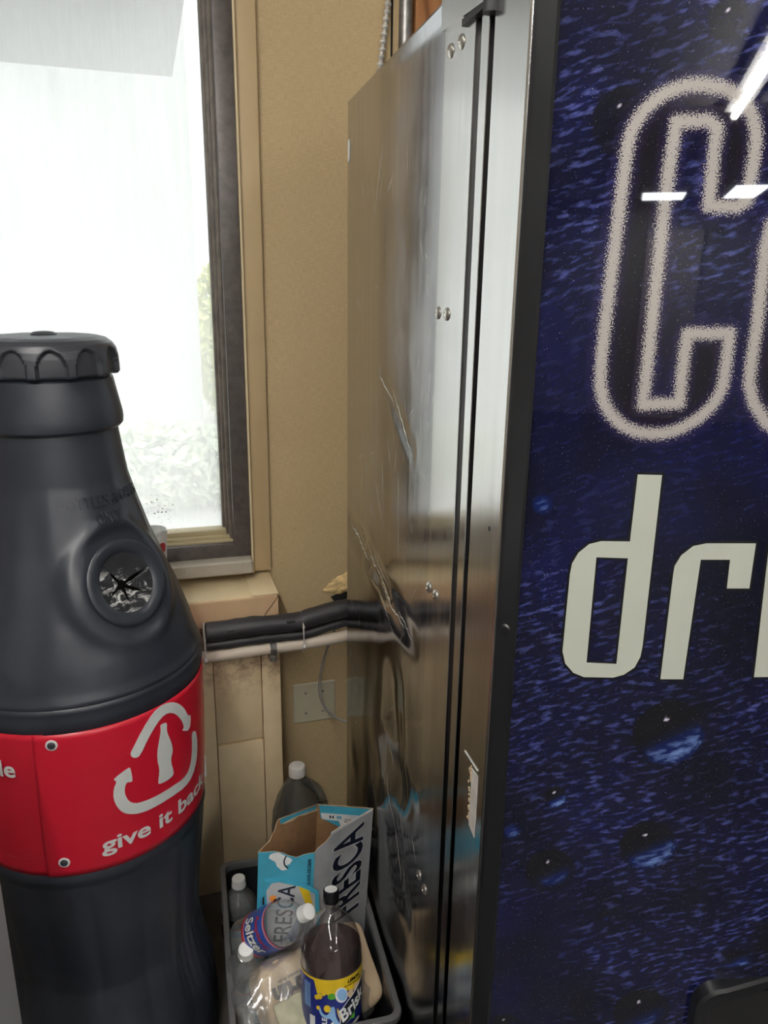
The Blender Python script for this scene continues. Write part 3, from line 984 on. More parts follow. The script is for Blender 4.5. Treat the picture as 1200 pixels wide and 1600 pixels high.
for a in [(-0.03, 0.995, -0.10, 0.985, 0.004), (-0.09, 0.985, -0.19, 0.97, 0.003), (-0.19, 0.985, -0.31, 0.965, 0.004), (-0.30, 0.955, -0.44, 0.935, 0.004),
          (-0.24, 1.0, -0.33, 0.97, 0.003), (-0.40, 0.95, -0.50, 0.935, 0.004), (-0.27, 1.345, -0.36, 1.31, 0.002), (-0.36, 1.33, -0.47, 1.24, 0.003),
          (-0.30, 0.94, -0.40, 0.90, 0.002), (-0.45, 0.985, -0.47, 0.955, 0.002), (-0.28, 1.72, -0.22, 1.60, 0.0012), (-0.34, 1.66, -0.31, 1.64, 0.0012), (-0.25, 1.15, -0.32, 1.07, 0.0012),
          (-0.58, 1.10, -0.67, 1.02, 0.0010), (-0.57, 1.12, -0.585, 1.02, 0.0010), (-0.30, 1.20, -0.31, 1.10, 0.0012), (-0.40, 1.20, -0.41, 1.05, 0.0012),
          (-0.20, 0.55, -0.30, 0.47, 0.002), (-0.37, 0.60, -0.42, 0.52, 0.003), (-0.42, 0.52, -0.47, 0.44, 0.003), (-0.47, 0.62, -0.48, 0.50, 0.002), (-0.55, 0.60, -0.58, 0.57, 0.003),
          (-0.48, 0.50, -0.49, 0.42, 0.0025), (-0.53, 0.46, -0.54, 0.42, 0.002), (-0.36, 0.67, -0.39, 0.62, 0.0025), (-0.33, 1.25, -0.35, 1.2, 0.0012), (-0.13, 1.68, -0.14, 1.63, 0.001)]:
    scratch(*a)
for _ in range(170):
    y, z = random.uniform(-0.68, -0.03), random.uniform(0.3, 1.75)
    a = random.gauss(PI / 2, 0.5)
    L = random.uniform(0.01, 0.05)
    scratch(y, z, y + math.cos(a) * L, z + math.sin(a) * L, 0.0006)
me = bpy.data.meshes.new('side_panel')
me.from_pydata(vs[:], [], fs)
idx = [0] * len(fs)
for k in scr:
    idx[k] = 1
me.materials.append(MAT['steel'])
me.materials.append(MAT['scratch'])
me.polygons.foreach_set('material_index', idx)
me.flip_normals()
o = link('side_panel', me, None, vm, 50)
o['label'] = 'dented silver side sheet with scratches'

bm = BM()
add_box(bm, 0.016, MWID - 0.002, -0.735, -0.002, 0.06, MH, 0.002)
add_box(bm, 0.0, 0.016, -0.001, 0.0, 0.06, MH)
add_box(bm, 0.0, 0.017, -0.735, -0.001, MH - 0.002, MH)
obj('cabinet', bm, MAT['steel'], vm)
for x in (0.06, MWID - 0.06):
    for y in (-0.06, -0.74):
        bm = BM()
        add_lathe(bm, [(0, 0.025), (0.012, 0.025), (0.014, 0.010), (0.062, 0.010)], 16, Matrix.Translation((x, y, 0)))
        obj('foot', bm, MAT['grey_metal'], vm)
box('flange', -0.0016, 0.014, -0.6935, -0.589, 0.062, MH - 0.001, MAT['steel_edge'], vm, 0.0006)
box('hinge_channel', 0.007, 0.014, -0.712, -0.693, 0.062, MH - 0.002, MAT['channel'], vm)
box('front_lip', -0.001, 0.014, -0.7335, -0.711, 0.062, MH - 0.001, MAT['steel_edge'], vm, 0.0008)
box('gasket', 0.012, MWID - 0.012, -0.7465, -0.7325, 0.08, MH - 0.01, MAT['gasket'], vm)
SCREWS = [(-0.6119, 1.765), (-0.6498, 1.765), (-0.5975, 1.4625), (-0.6342, 1.4625), (-0.598, 1.074), (-0.6295, 1.074), (-0.598, 0.564), (-0.6285, 0.562)]
scr_me = None
for y, z in SCREWS:
    if scr_me is None:
        bm = BM()
        add_lathe(bm, [(0, 0.0082), (0.0012, 0.0082), (0.003, 0.0062), (0.0038, 0.003), (0.0038, 0.0022), (0.0026, 0.0018)], 20, Matrix.Rotation(-PI / 2, 4, 'Y'))
        so = obj('screw', bm, MAT['screw'], vm)
        scr_me = so.data
    else:
        so = bpy.data.objects.new('screw', scr_me)
        C.objects.link(so)
        so.parent = vm
    so.location = (-0.0016, y, z)
# top hinge
bm = BM()
add_prism(bm, [(-0.590, 1.7905), (-0.730, 1.782), (-0.748, 1.786), (-0.748, 1.834), (-0.586, 1.834)], lambda y, z: Vector((0.004, y, z)), lambda y, z: Vector((-0.007, y, z)))
bmesh.ops.recalc_face_normals(bm, faces=bm.faces)
hb = obj('hinge_bracket', bm, MAT['steel_edge'], vm)
bm = BM()
add_tube(bm, [(-0.002, -0.742, 1.768), (-0.002, -0.742, 1.80)], 0.0095, 16)
obj('hinge_pin', bm, MAT['gasket'], hb)
bm = BM()
add_box(bm, -0.006, 0.004, -0.73, -0.66, 1.777, 1.7845)
obj('hinge_spacer', bm, MAT['gasket'], hb)
# oval sticker near the top back edge
bm = flat_shape([[(0.009 * math.cos(2 * PI * k / 28), 0.021 * math.sin(2 * PI * k / 28)) for k in range(28)]])
o = obj('sticker', wrap(bm, lambda u, v, h: Vector((-0.0008 - h, -0.013 + u, 1.741 + v)), 0.0004), MAT['white_plastic'], vm)
o['label'] = 'small white oval sticker'

# door: silver edge, black bezel, bubble front
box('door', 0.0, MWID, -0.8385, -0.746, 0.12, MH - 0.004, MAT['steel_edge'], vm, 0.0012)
bm = BM()
add_tube(bm, [(0.0008, -0.8385, 0.122), (0.0008, -0.8385, MH - 0.006)], 0.0022, 10)
obj('rolled_edge', bm, MAT['steel_edge'], vm)
box('base_skirt', 0.02, MWID - 0.02, -0.80, -0.745, 0.0, 0.12, MAT['gasket'], vm, 0.003)

PANEL = []          # plan curve of the front panel: (x, y, nx, ny)
ang0 = R(14.27)
px_, py_ = 0.0187, -0.8567
segs = []
s = 0.0
fine_n = 105
for i in range(fine_n):
    segs.append(0.2625 * i / (fine_n - 1))
Lmid = 0.4 / (2 * math.sin(ang0)) * 2 * ang0
tot = 0.2625 * 2 + Lmid
for i in range(1, 25):
    segs.append(0.2625 + Lmid * i / 24)
for i in range(1, 9):
    segs.append(0.2625 + Lmid + 0.2625 * i / 8)
def panel_plan(s):
    if s <= 0.2625:
        a = ang0
        return px_ + s * math.cos(a), py_ - s * math.sin(a), a
    x0, y0 = px_ + 0.2625 * math.cos(ang0), py_ - 0.2625 * math.sin(ang0)
    Rr = Lmid / (2 * ang0)
    if s <= 0.2625 + Lmid:
        a = ang0 - (s - 0.2625) / Rr
        return x0 + Rr * (math.sin(ang0) - math.sin(a)), y0 - Rr * (math.cos(a) - math.cos(ang0)), a
    q = s - 0.2625 - Lmid
    return x0 + 2 * Rr * math.sin(ang0) + q * math.cos(ang0), y0 + q * math.sin(ang0), -ang0
def on_panel(s, z, h=0.0):
    x, y, a = panel_plan(s)
    return Vector((x - math.sin(a) * h, y - math.cos(a) * h, z))
rows = [0.16, 0.25, 0.35, 0.44] + [0.50 + 1.27 * k / 508 for k in range(509)] + [1.79, 1.815]
def seg_dist(px, pz, poly, closed):
    best = 9.0
    n = len(poly)
    for i in range(n if closed else n - 1):
        ax, az = poly[i]; bx, bz = poly[(i + 1) % n]
        dx, dz = bx - ax, bz - az
        t = ((px - ax) * dx + (pz - az) * dz) / (dx * dx + dz * dz + 1e-12)
        t = 0 if t < 0 else 1 if t > 1 else t
        q = (px - ax - t * dx) ** 2 + (pz - az - t * dz) ** 2
        if q < best:
            best = q
    return math.sqrt(best)
def inside(px, pz, poly):
    c = False
    n = len(poly)
    for i in range(n):
        ax, az = poly[i]; bx, bz = poly[i - 1]
        if (az > pz) != (bz > pz) and px < (bx - ax) * (pz - az) / (bz - az) + ax:
            c = not c
    return c
def chaikin(L, corners, k=2):
    for _ in range(k):
        out, oc = [], []
        n = len(L)
        for i in range(n):
            p, q = L[i], L[(i + 1) % n]
            if corners[i]:
                out.append(p); oc.append(True)
            else:
                pass
            a = (p[0] * 0.75 + q[0] * 0.25, p[1] * 0.75 + q[1] * 0.25)
            b = (p[0] * 0.25 + q[0] * 0.75, p[1] * 0.25 + q[1] * 0.75)
            if not corners[i]:
                out.append(a); oc.append(False)
            if not corners[(i + 1) % n]:
                out.append(b); oc.append(False)
        L, corners = out, oc
    return L
co = [tuple(p) for p in K['c_outline']]
corner = [False] * len(co)
for i in (20, 21, 23, 24, 28, 29, 31, 32):
    corner[i] = True
c_line = chaikin(co, corner, 1)
c_box = (min(p[0] for p in c_line) - 0.03, max(p[0] for p in c_line) + 0.03, min(p[1] for p in c_line) - 0.03, max(p[1] for p in c_line) + 0.03)
o_line = [tuple(p) for p in K['o_outline']]
o_in = [tuple(p) for p in K['o_inner']]
nu, nv = len(segs), len(rows)
vs, fs = grid_mesh(nu, nv, lambda i, j: on_panel(segs[i], rows[j]))
halo, ins, bub, glow, spark, calm = [], [], [], [], [], []
for j in range(nv):
    z = rows[j]
    for i in range(nu):
        s = segs[i]
        d, n_in = 0.05, 0.0
        if c_box[0] < s < c_box[1] and c_box[2] < z < c_box[3] and s < 0.4:
            d = min(d, seg_dist(s, z, c_line, True))
            n_in = 1.0 if inside(s, z, c_line) else 0.0
        if 0.16 < s < 0.36 and 1.25 < z < 1.62:
            d = min(d, seg_dist(s, z, o_line, False), seg_dist(s, z, o_in, False))
            if inside(s, z, o_line) and not inside(s, z, o_in):
                n_in = 1.0
        halo.append(d); ins.append(n_in)
        b_ = g_ = k_ = 0.0
        for bs, bz, br, kind in K['bub']:
            r = math.hypot(s - bs, z - bz) / br
            if r < 1.1:
                if kind == 3:
                    g_ = max(g_, 0.55 * smoothstep(1.0, 0.1, r))
                    continue
                b_ = max(b_, smoothstep(1.03, 0.93, r) * (0.97 if kind != 0 else 0.8))
                u, v = (s - bs) / br, (z - bz) / br
                lo = (u * 0.5 - v * 0.85)
                if kind == 1:
                    g_ = max(g_, smoothstep(-0.15, 0.95, lo) * smoothstep(1.0, 0.8, r) * 1.0, 0.6 * math.exp(-((r - 0.96) / 0.03) ** 2) * smoothstep(0.2, 0.7, lo))
                elif kind == 2:
                    g_ = max(g_, 0.42 * smoothstep(-0.1, 0.55, lo) * smoothstep(1.0, 0.5, r))
                q = math.hypot((u + 0.12) - (v - 0.42) * 0.5, (v - 0.42) * 1.6 + (u + 0.12) * 0.5)
                k_ = max(k_, smoothstep(0.085, 0.045, q))
        bub.append(b_); glow.append(g_); spark.append(k_)
        # the printed water is calm towards the bottom left corner and around the big letters
        f = 1.0 - 0.93 * smoothstep(0.90, 0.70, z + (0.05 - s) * 0.9) * smoothstep(0.17, 0.05, s)
        if 1.02 < z < 1.52:
            f *= 1.0 - 0.85 * smoothstep(1.16, 1.22, z) * smoothstep(1.52, 1.46, z)
        calm.append(f)
me = bpy.data.meshes.new('front_panel')
me.from_pydata(vs, [], fs)
for nm, data in (('halo', halo), ('inside', ins), ('bubble', bub), ('glow', glow), ('spark', spark), ('calm', calm)):
    a = me.attributes.new(nm, 'FLOAT', 'POINT')
    a.data.foreach_set('value', data)
uvl = me.uv_layers.new(name='panel')
for lp in me.loops:
    k = lp.vertex_index
    uvl.data[lp.index].uv = (segs[k % nu], rows[k // nu])
fp = link('front_panel', me, MAT['graphic'], vm, 40)
fp['label'] = 'glossy night blue front panel printed with water ripples, bubbles and a sprayed letter C'
# make the panel a closed solid against the door
bm = BM()
poly = [on_panel(segs[i], 0, -0.003) for i in range(0, nu, 4)] + [on_panel(segs[-1], 0, -0.003)]
poly2 = [(p.x, p.y) for p in poly]
a = [bm.verts.new((x, y, 0.16)) for x, y in poly2] + [bm.verts.new((poly2[-1][0], -0.838, 0.16)), bm.verts.new((poly2[0][0], -0.838, 0.16))]
b = [bm.verts.new((v.co.x, v.co.y, 1.815)) for v in a]
bm.faces.new(list(reversed(a))); bm.faces.new(b)
for k in range(len(a)):
    bm.faces.new((a[k], a[(k + 1) % len(a)], b[(k + 1) % len(a)], b[k]))
bmesh.ops.recalc_face_normals(bm, faces=bm.faces)
obj('panel_backing', bm, MAT['bezel'], vm)
# bezel posts left and right, and rails
bm = BM()
e0 = on_panel(0.0, 0, 0.0035)
prof = [(0.0005, -0.838), (0.0015, -0.8425), (0.004, -0.8465), (e0.x - 0.003, e0.y - 0.001), (e0.x + 0.0008, e0.y - 0.0003), (e0.x + 0.001, e0.y + 0.004), (0.03, -0.846), (0.03, -0.838)]
add_prism(bm, prof, lambda x, y: Vector((x, y, 0.14)), lambda x, y: Vector((x, y, 1.822)))
bmesh.ops.recalc_face_normals(bm, faces=bm.faces)
bz = obj('bezel', bm, MAT['bezel'], vm)
bm = BM()
add_prism(bm, [(MWID - x, y) for x, y in prof], lambda x, y: Vector((x, y, 0.14)), lambda x, y: Vector((x, y, 1.822)))
bmesh.ops.recalc_face_normals(bm, faces=bm.faces)
obj('bezel', bm, MAT['bezel'], vm)
bm = BM()
Mb = Matrix.Translation((0.0085, -0.8515, 1.1232)) @ Matrix.Rotation(R(-45), 4, 'Z') @ Matrix.Rotation(PI / 2, 4, 'X')
add_lathe(bm, [(-0.002, 0.0062), (0.0012, 0.0062), (0.0026, 0.0045), (0.003, 0.002)], 24, Mb)
obj('bezel_bolt', bm, MAT['bezel'], vm)
# torn sticker residue on the door edge
bm = BM()
add_prism(bm, [(-0.796, 0.817), (-0.8165, 0.812), (-0.8165, 0.9045), (-0.795, 0.902), (-0.797, 0.89), (-0.7955, 0.86)], lambda y, z: Vector((0.0001, y, z)), lambda y, z: Vector((-0.0008, y, z)))
add_prism(bm, [(-0.768, 0.9095), (-0.8155, 0.9105), (-0.8155, 0.9125), (-0.768, 0.9110)], lambda y, z: Vector((0.0001, y, z)), lambda y, z: Vector((-0.0012, y, z)))
bmesh.ops.recalc_face_normals(bm, faces=bm.faces)
o = obj('sticker_residue', bm, MAT['dim_white'], vm)
bm = BM()
for k in range(46):
    y = -0.7925 + random.gauss(0, 0.003); z = random.uniform(0.82, 0.905)
    add_box(bm, -0.0009, 0.0001, y - 0.001, y + 0.001, z - random.uniform(0.0006, 0.003), z + 0.001)
obj('residue_flecks', bm, MAT['torn'], o)
bm = BM()
add_lathe(bm, [(0, 0.0028), (0.0004, 0.0028)], 14, Matrix.Translation((0, -0.8077, 1.23)) @ Matrix.Rotation(-PI / 2, 4, 'Y'))
obj('key_hole', bm, MAT['gasket'], vm)

# ivory letters with black outlines
def letter(name, outer, holes=()):
    loops = [offset_poly(outer, 0.0027)] + [offset_poly(h, -0.0024) for h in holes]
    bm = flat_shape(loops)
    ol = obj('letter_outline', wrap(bm, lambda u, v, h: on_panel(u, v, h), 0.0003), MAT['ink'], vm)
    bm = flat_shape([outer, *holes])
    o = obj(name, wrap(bm, lambda u, v, h: on_panel(u, v, 0.0002 + h), 0.0004), MAT['ivory'], vm)
    return o
letter('letter_d', K['d_outer'], [K['d_inner']])
letter('letter_r', K['r'])
letter('letter_i', K['i'])

# delivery port at the lower right of what shows
def rrect(s0, s1, z0, z1, r, n=7):
    out = []
    for cx, cz, a0 in ((s1 - r, z1 - r, 0), (s0 + r, z1 - r, 90), (s0 + r, z0 + r, 180), (s1 - r, z0 + r, 270)):
        for k in range(n + 1):
            a = R(a0 + 90 * k / n)
            out.append((cx + r * math.cos(a), cz + r * math.sin(a)))
    return out
bm = BM()
loops = [(rrect(0.268, 0.72, 0.33, 0.622, 0.035), 0.0), (rrect(0.270, 0.718, 0.332, 0.620, 0.034), 0.014), (rrect(0.274, 0.714, 0.336, 0.616, 0.032), 0.017), (rrect(0.286, 0.702, 0.348, 0.604, 0.024), 0.017), (rrect(0.290, 0.698, 0.352, 0.600, 0.022), 0.012), (rrect(0.294, 0.694, 0.356, 0.596, 0.02), 0.0005)]
rings = [[bm.verts.new(on_panel(s, z, h)) for s, z in L] for L, h in loops]
for a, b in zip(rings, rings[1:]):
    for k in range(len(a)):
        bm.faces.new((a[k], a[(k + 1) % len(a)], b[(k + 1) % len(a)], b[k]))
bmesh.ops.recalc_face_normals(bm, faces=bm.faces)
dp = obj('delivery_port', bm, MAT['bezel'], vm)
bm = flat_shape([rrect(0.293, 0.695, 0.355, 0.597, 0.02)])
obj('port_flap', wrap(bm, lambda u, v, h: on_panel(u, v, 0.0006 + h), 0.001, 0.03), MAT['gasket'], dp)

# ------------------------------------------------------------------ giant bottle recycling bin
BX, BY = -0.146, 1.307
bin_ = empty('recycling_bin', (BX, BY, 0))
tag(bin_, 'giant black bottle shaped recycling bin with a red band reading give it back', 'recycling bin')
BPROF = [(0, .190), (0.012, .197), (.05, .2), (.1, .2), (0.192, .1945), (0.266, .1785), (.318, .1724), (.384, .1771), (.443, .1838), (.528, .1925),
         (.556, .1945), (.572, .199), (.581, .1985), (.590, .1955), (.685, .2008), (.785, .2045), (.848, .2045), (.853, .207), (.862, .2085), (.876, .2075), (.8835, .2085), (.8865, .205), (.890, .2065), (.905, .2005), (.938, .1916), (.987, .1758), (1.039, .1555), (1.094, .1349), (1.148, .1191), (1.196, .1064), (1.244, .1000), (1.279, .0960)]
PTH, PZ = 0.675, 1.046
def bpos(th, z, r):
    return Vector((r * math.sin(th), -r * math.cos(th), z))
def bin_r(th, z):
    r = lerp_prof(BPROF, z)
    fl = smoothstep(0.572, 0.50 + 0.035 * abs(math.sin(7 * th)), z)
    r += fl * (0.0042 * (abs(math.sin(7 * th)) - 0.6))
    up = smoothstep(0.91, 0.96, z) * smoothstep(1.25, 1.1, z)
    r += up * 0.0012 * math.cos(14 * th)
    # crumple low on the right flank
    q = math.hypot((th - 1.0) / 0.35, (z - 0.30) / 0.11)
    r += 0.0035 * math.exp(-q * q) * noise.noise(Vector((th * 16, z * 7, 2)))
    return r
def pad_frame(th0):
    r0 = lerp_prof(BPROF, PZ)
    c = bpos(th0, PZ, r0)
    out = Vector((math.sin(th0), -math.cos(th0), 0))
    n = (out * 1.0 + Vector((0, 0, 0.375))).normalized()
    u = Vector((math.cos(th0), math.sin(th0), 0))
    v = n.cross(u).normalized()
    if v.z < 0:
        v = -v
    return c, n, u, v
PADS = [pad_frame(PTH), pad_frame(PTH + 2 * PI / 3), pad_frame(PTH - 2 * PI / 3)]
def bin_pt(th, z):
    p = bpos(th, z, bin_r(th, z))
    for c, n, u, v in PADS:
        d = p - c
        if d.dot(n) < -0.09:
            continue
        a, b = d.dot(u), d.dot(v)
        q = math.hypot(a / 1.0, b / 1.0)
        if q < 0.115:
            w = smoothstep(0.105, 0.070, q)
            target = -0.004 + 0.012 * math.exp(-((q - 0.086) / 0.012) ** 2) * 0.0
            h = d.dot(n)
            p = p + n * ((target - h) * w)
            p = p + n * 0.004 * math.exp(-((q - 0.094) / 0.010) ** 2)
    return p
nb, mb = 288, 330
zs = []
for k in range(mb):
    zs.append(1.279 * k / (mb - 1))
vs, fs = grid_mesh(nb, mb, lambda i, j: bin_pt(2 * PI * i / nb, zs[j]), True)
def in_port(f):
    m = sum((vs[i] for i in f), Vector()) / len(f)
    c, n, u, v = PADS[0]
    d = m - c
    return d.dot(n) > -0.05 and math.hypot(d.dot(u), d.dot(v)) < 0.050
fs = [f for f in fs if not in_port(f)]
fs.append(tuple(range(nb - 1, -1, -1)))
fs.append(tuple(range((mb - 1) * nb, mb * nb)))
me = bpy.data.meshes.new('body')
me.from_pydata(vs, [], fs)
link('body', me, MAT['bin'], bin_, 50)
bm = BM()
add_lathe(bm, [(1.270, 0.088), (1.2755, 0.1015), (1.280, 0.1055), (1.288, 0.1065), (1.296, 0.1060), (1.330, 0.0995), (1.352, 0.0955), (1.358, 0.090)], 96)
obj('neck_ring', bm, MAT['bin'], bin_, 25)
CPROF = [(1.357, .090), (1.3575, .104), (1.361, .1072), (1.372, .1072), (1.386, .1062), (1.397, .1035), (1.405, .098), (1.411, .090), (1.4145, .078), (1.4155, .06), (1.416, .03), (1.416, .002)]
ncap, mcap = 264, 90
arc = [0.0]
for (z0, r0), (z1, r1) in zip(CPROF, CPROF[1:]):
    arc.append(arc[-1] + math.hypot(z1 - z0, r1 - r0))
def cap_pt(i, j):
    s = arc[-1] * j / (mcap - 1)
    k = 0
    while k < len(arc) - 2 and s > arc[k + 1]:
        k += 1
    t = (s - arc[k]) / (arc[k + 1] - arc[k])
    z = CPROF[k][0] + t * (CPROF[k + 1][0] - CPROF[k][0]); r = CPROF[k][1] + t * (CPROF[k + 1][1] - CPROF[k][1])
    th = 2 * PI * i / ncap
    NF = 12
    ph = ((th * NF / (2 * PI) + 0.18) % 1.0) - 0.5
    arch = 1.366 + 0.036 * math.sqrt(max(0, 1 - (ph / 0.40) ** 2)) if abs(ph) < 0.40 else 0
    dz = arch - z
    dep = 0.0075 * smoothstep(0.0, 0.007, dz) * smoothstep(0.40, 0.345, abs(ph)) if z < 1.405 else 0
    flat = 0.004 * math.cos(ph * PI) * (1 if dep > 0 else 0)
    r -= dep
    if r > 0.02:
        z += 0.0006 * noise.noise(Vector((r * 40 * math.cos(th), r * 40 * math.sin(th), 2)))
    return bpos(th, z, r)
vs, fs = grid_mesh(ncap, mcap, cap_pt, True)
fs.append(tuple(range((mcap - 1) * ncap, mcap * ncap)))
me = bpy.data.meshes.new('cap')
me.from_pydata(vs, [], fs)
cp = link('cap', me, MAT['cap_bin'], bin_, 40)
bm = BM()
add_lathe(bm, [(1.414, 0.0185), (1.4172, 0.0190), (1.420, 0.0155), (1.4212, 0.008), (1.4212, 0.001)], 40)
obj('cap_button', bm, MAT['cap_bin'], cp)

# red band, wrapped once round with its end lapped over
def band_pt(i, j):
    th = -0.262 + 2 * PI * 1.012 * i / 220 + 0.0
    zz = 0.5865 + (0.8475 - 0.5865) * j / 24
    lap = -0.016 * (1 - j / 24) * (1 if i == 0 else 0)
    off = 0.0036 - 0.0026 * i / 220
    dip = 0.0
    return bpos(th - 0.04 * (1 - j / 24) * max(0, 1 - i / 30), zz, lerp_prof([(.585, .1955), (.685, .2008), (.785, .2045), (.848, .2045)], zz) + off)
vs, fs = grid_mesh(221, 25, band_pt)
me = bpy.data.meshes.new('label_band')
me.from_pydata(vs, [], fs)
band = link('label_band', me, MAT['red_band'], bin_, 40)
md = band.modifiers.new('thickness', 'SOLIDIFY')
md.thickness = 0.0011
md.offset = -1
band['label'] = 'scuffed red wrap around label with white recycling arrows'
def band_fn(off=0.0042):
    def f(u, v, h):
        return bpos(u, v, lerp_prof([(.585, .1955), (.685, .2008), (.785, .2045), (.848, .2045)], v) + off + h)
    return f
def band_shape(name, loop):
    # outlines are (angle, height); scale the angle to metres for an even mesh, then lay back on the band
    bm = flat_shape([[(t * 0.2, z) for t, z in loop]])
    f = band_fn()
    return obj(name, wrap(bm, lambda u, v, h: f(u / 0.2, v, h), 0.0003, 0.006), MAT['decal_white'], band)
def rounded(L):
    return chaikin([tuple(p) for p in L], [False] * len(L), 1)
band_shape('upper_arrow', rounded(K['arrow_top']))
band_shape('lower_arrow', rounded(K['arrow_bot']))
band_shape('bottle_mark', rounded(K['bottle_sil']))
def band_text(txt, th0, th1, zbase, xh, bold):
    bm = flat_text(txt, 1.0, bold)
    x0 = min(v.co.x for v in bm.verts); x1 = max(v.co.x for v in bm.verts)
    f = band_fn()
    k = (th1 - th0) * 0.2 / (x1 - x0)
    kz = xh / 0.52
    for v in bm.verts:
        v.co.x = (v.co.x - x0) * k
        v.co.y = v.co.y * kz
    return obj('lettering', wrap(bm, lambda u, v, h: f(th0 + u / 0.2, zbase + v, h), 0.0003, 0.006), MAT['decal_white'], band)
band_text('give it back', 0.128, 1.29, 0.6215, 0.0205, 0.022)
band_text('recyclable', -1.20, -0.415, 0.7755, 0.0205, 0.022)
for th, z in ((-0.132, 0.8312), (-0.1552, 0.6148), (-0.40, 0.60), (2.2, 0.83), (2.2, 0.615), (-2.2, 0.83), (-2.2, 0.615)):
    r0 = lerp_prof(BPROF, z) + 0.004
    Mx = Matrix.Translation(bpos(th, z, r0)) @ Matrix.Rotation(th, 4, 'Z') @ Matrix.Rotation(PI / 2, 4, 'X')
    if th < -0.3 and th > -0.5:
        continue
    bm = BM()
    add_lathe(bm, [(-0.001, 0.0088), (0.0006, 0.0088), (0.0010, 0.0075)], 28, Mx)
    rv = obj('rivet', bm, MAT['decal_white'], bin_)
    bm = BM()
    add_lathe(bm, [(0.0005, 0.0062), (0.0022, 0.0058), (0.0034, 0.0040), (0.0038, 0.0015)], 24, Mx)
    obj('rivet_head', bm, MAT['cap_bin'], rv)
# white latch at the right back edge
bm = BM()
add_box(bm, -0.008, 0.008, -0.004, 0.005, -0.020, 0.020, 0.003, M=Matrix.Translation(bpos(1.52, 0.622, 0.1995)) @ Matrix.Rotation(1.52, 4, 'Z'))
obj('latch', bm, MAT['white_plastic'], bin_)

# port: raised ring, rubber flap with a star slit, dark throat
c, n_, u_, v_ = PADS[0]
PM = Matrix(((u_.x, v_.x, n_.x, c.x), (u_.y, v_.y, n_.y, c.y), (u_.z, v_.z, n_.z, c.z), (0, 0, 0, 1)))
bm = BM()
add_lathe(bm, [(-0.006, 0.0690), (0.0005, 0.0690), (0.0025, 0.0670), (0.0030, 0.062), (0.0015, 0.052), (-0.0005, 0.049), (-0.0015, 0.047), (-0.007, 0.046)], 80, PM, False, False)
port = obj('port_ring', bm, MAT['bin'], bin_, 40)
slits = [(124, 0.038), (14, 0.047), (-34, 0.046), (-85, 0.036), (206, 0.031)]
def star(a):
    r = 0.0075
    for s, L in slits:
        d = abs((a - s + 180) % 360 - 180)
        w = 21.0
        if d < w:
            r = max(r, 0.0075 + (L - 0.0075) * (1 - d / w) ** 2.3)
    return r
bm = BM()
N = 360
cx, cy = -0.007, -0.001
r_in, r_mid, r_out = [], [], []
for k in range(N):
    a = 360 * k / N
    ca, sa = math.cos(R(a)), math.sin(R(a))
    s = star(a)
    r_in.append(bm.verts.new(PM @ Vector((cx + s * ca, cy + s * sa, -0.0045 - 0.002 * (1 - s / 0.05)))))
    m = max(s + 0.0006, 0.030)
    r_mid.append(bm.verts.new(PM @ Vector((cx * 0.5 + m * ca, cy * 0.5 + m * sa, -0.0032 + 0.0008 * math.sin(5 * R(a))))))
    r_out.append(bm.verts.new(PM @ Vector((0.0478 * ca, 0.0478 * sa, -0.0015))))
for a, b in ((r_in, r_mid), (r_mid, r_out)):
    for k in range(N):
        bm.faces.new((a[k], a[(k + 1) % N], b[(k + 1) % N], b[k]))
def worn_flap():
    t = NT('worn_rubber_flap')
    g = t.noise(42, t.coords((1, 1, 1.7)), 5, 0.7, 1.2)
    f = t.noise(16, t.coords(), 2)
    m = t.math('MULTIPLY', t.maprange(g, 0.5, 0.58, 0, 1), t.maprange(f, 0.45, 0.56, 0, 0.85))
    t.color(t.mix(m, (0.016, 0.017, 0.02), (0.62, 0.62, 0.60)))
    t.set(Roughness=t.maprange(m, 0, 1, 0.28, 0.6))
    t.bump(g, 0.3, 0.0015)
    return t.m
obj('flap', bm, worn_flap(), port, 60)
bm = BM()
add_lathe(bm, [(-0.06, 0.0478), (-0.0595, 0.0505), (-0.004, 0.0505), (-0.004, 0.0478), (-0.058, 0.046)], 48, PM, True, True)
obj('throat', bm, MAT['hole'], port)

# raised words over the port
def neck_text(txt, th_mid, zbase, width, xh):
    bm = flat_text(txt, 1.0, 0.004, space=1.12)
    x0 = min(v.co.x for v in bm.verts); x1 = max(v.co.x for v in bm.verts)
    k = width / (x1 - x0)
    for v in bm.verts:
        v.co.x = (v.co.x - (x0 + x1) / 2) * k
        v.co.y *= xh / 0.70
    def f(u, v, h):
        th = th_mid + u / 0.116
        o_ = Vector((math.sin(th), -math.cos(th), 0.26)).normalized()
        return bin_pt(th, zbase + v) + o_ * (h - 0.0005)
    return obj('raised_lettering', wrap(bm, f, 0.0036, 0.004), MAT['bin'], bin_)
neck_text('BOTTLES & CANS', 0.72, 1.165, 0.152, 0.0165)
neck_text('ONLY', 0.68, 1.138, 0.040, 0.0165)

# ------------------------------------------------------------------ grey cabinet at the left edge
gc = empty('grey_cabinet', (-0.4690, 0.63, 0))
box('body', -0.25, 0.25, -0.27, 0.27, 0.04, 0.98, MAT['grey_cabinet'], gc, 0.004)
box('plinth', -0.23, 0.23, -0.25, 0.25, 0.0, 0.04, MAT['gasket'], gc)
box('top_board', -0.253, 0.2505, -0.274, 0.2705, 0.98, 0.998, MAT['grey_cabinet'], gc, 0.003)
box('door', -0.24, 0.24, -0.285, -0.2705, 0.06, 0.96, MAT['grey_cabinet'], gc, 0.003)
tag(gc, 'light grey cabinet side at the lower left edge, in front of the bin', 'cabinet')

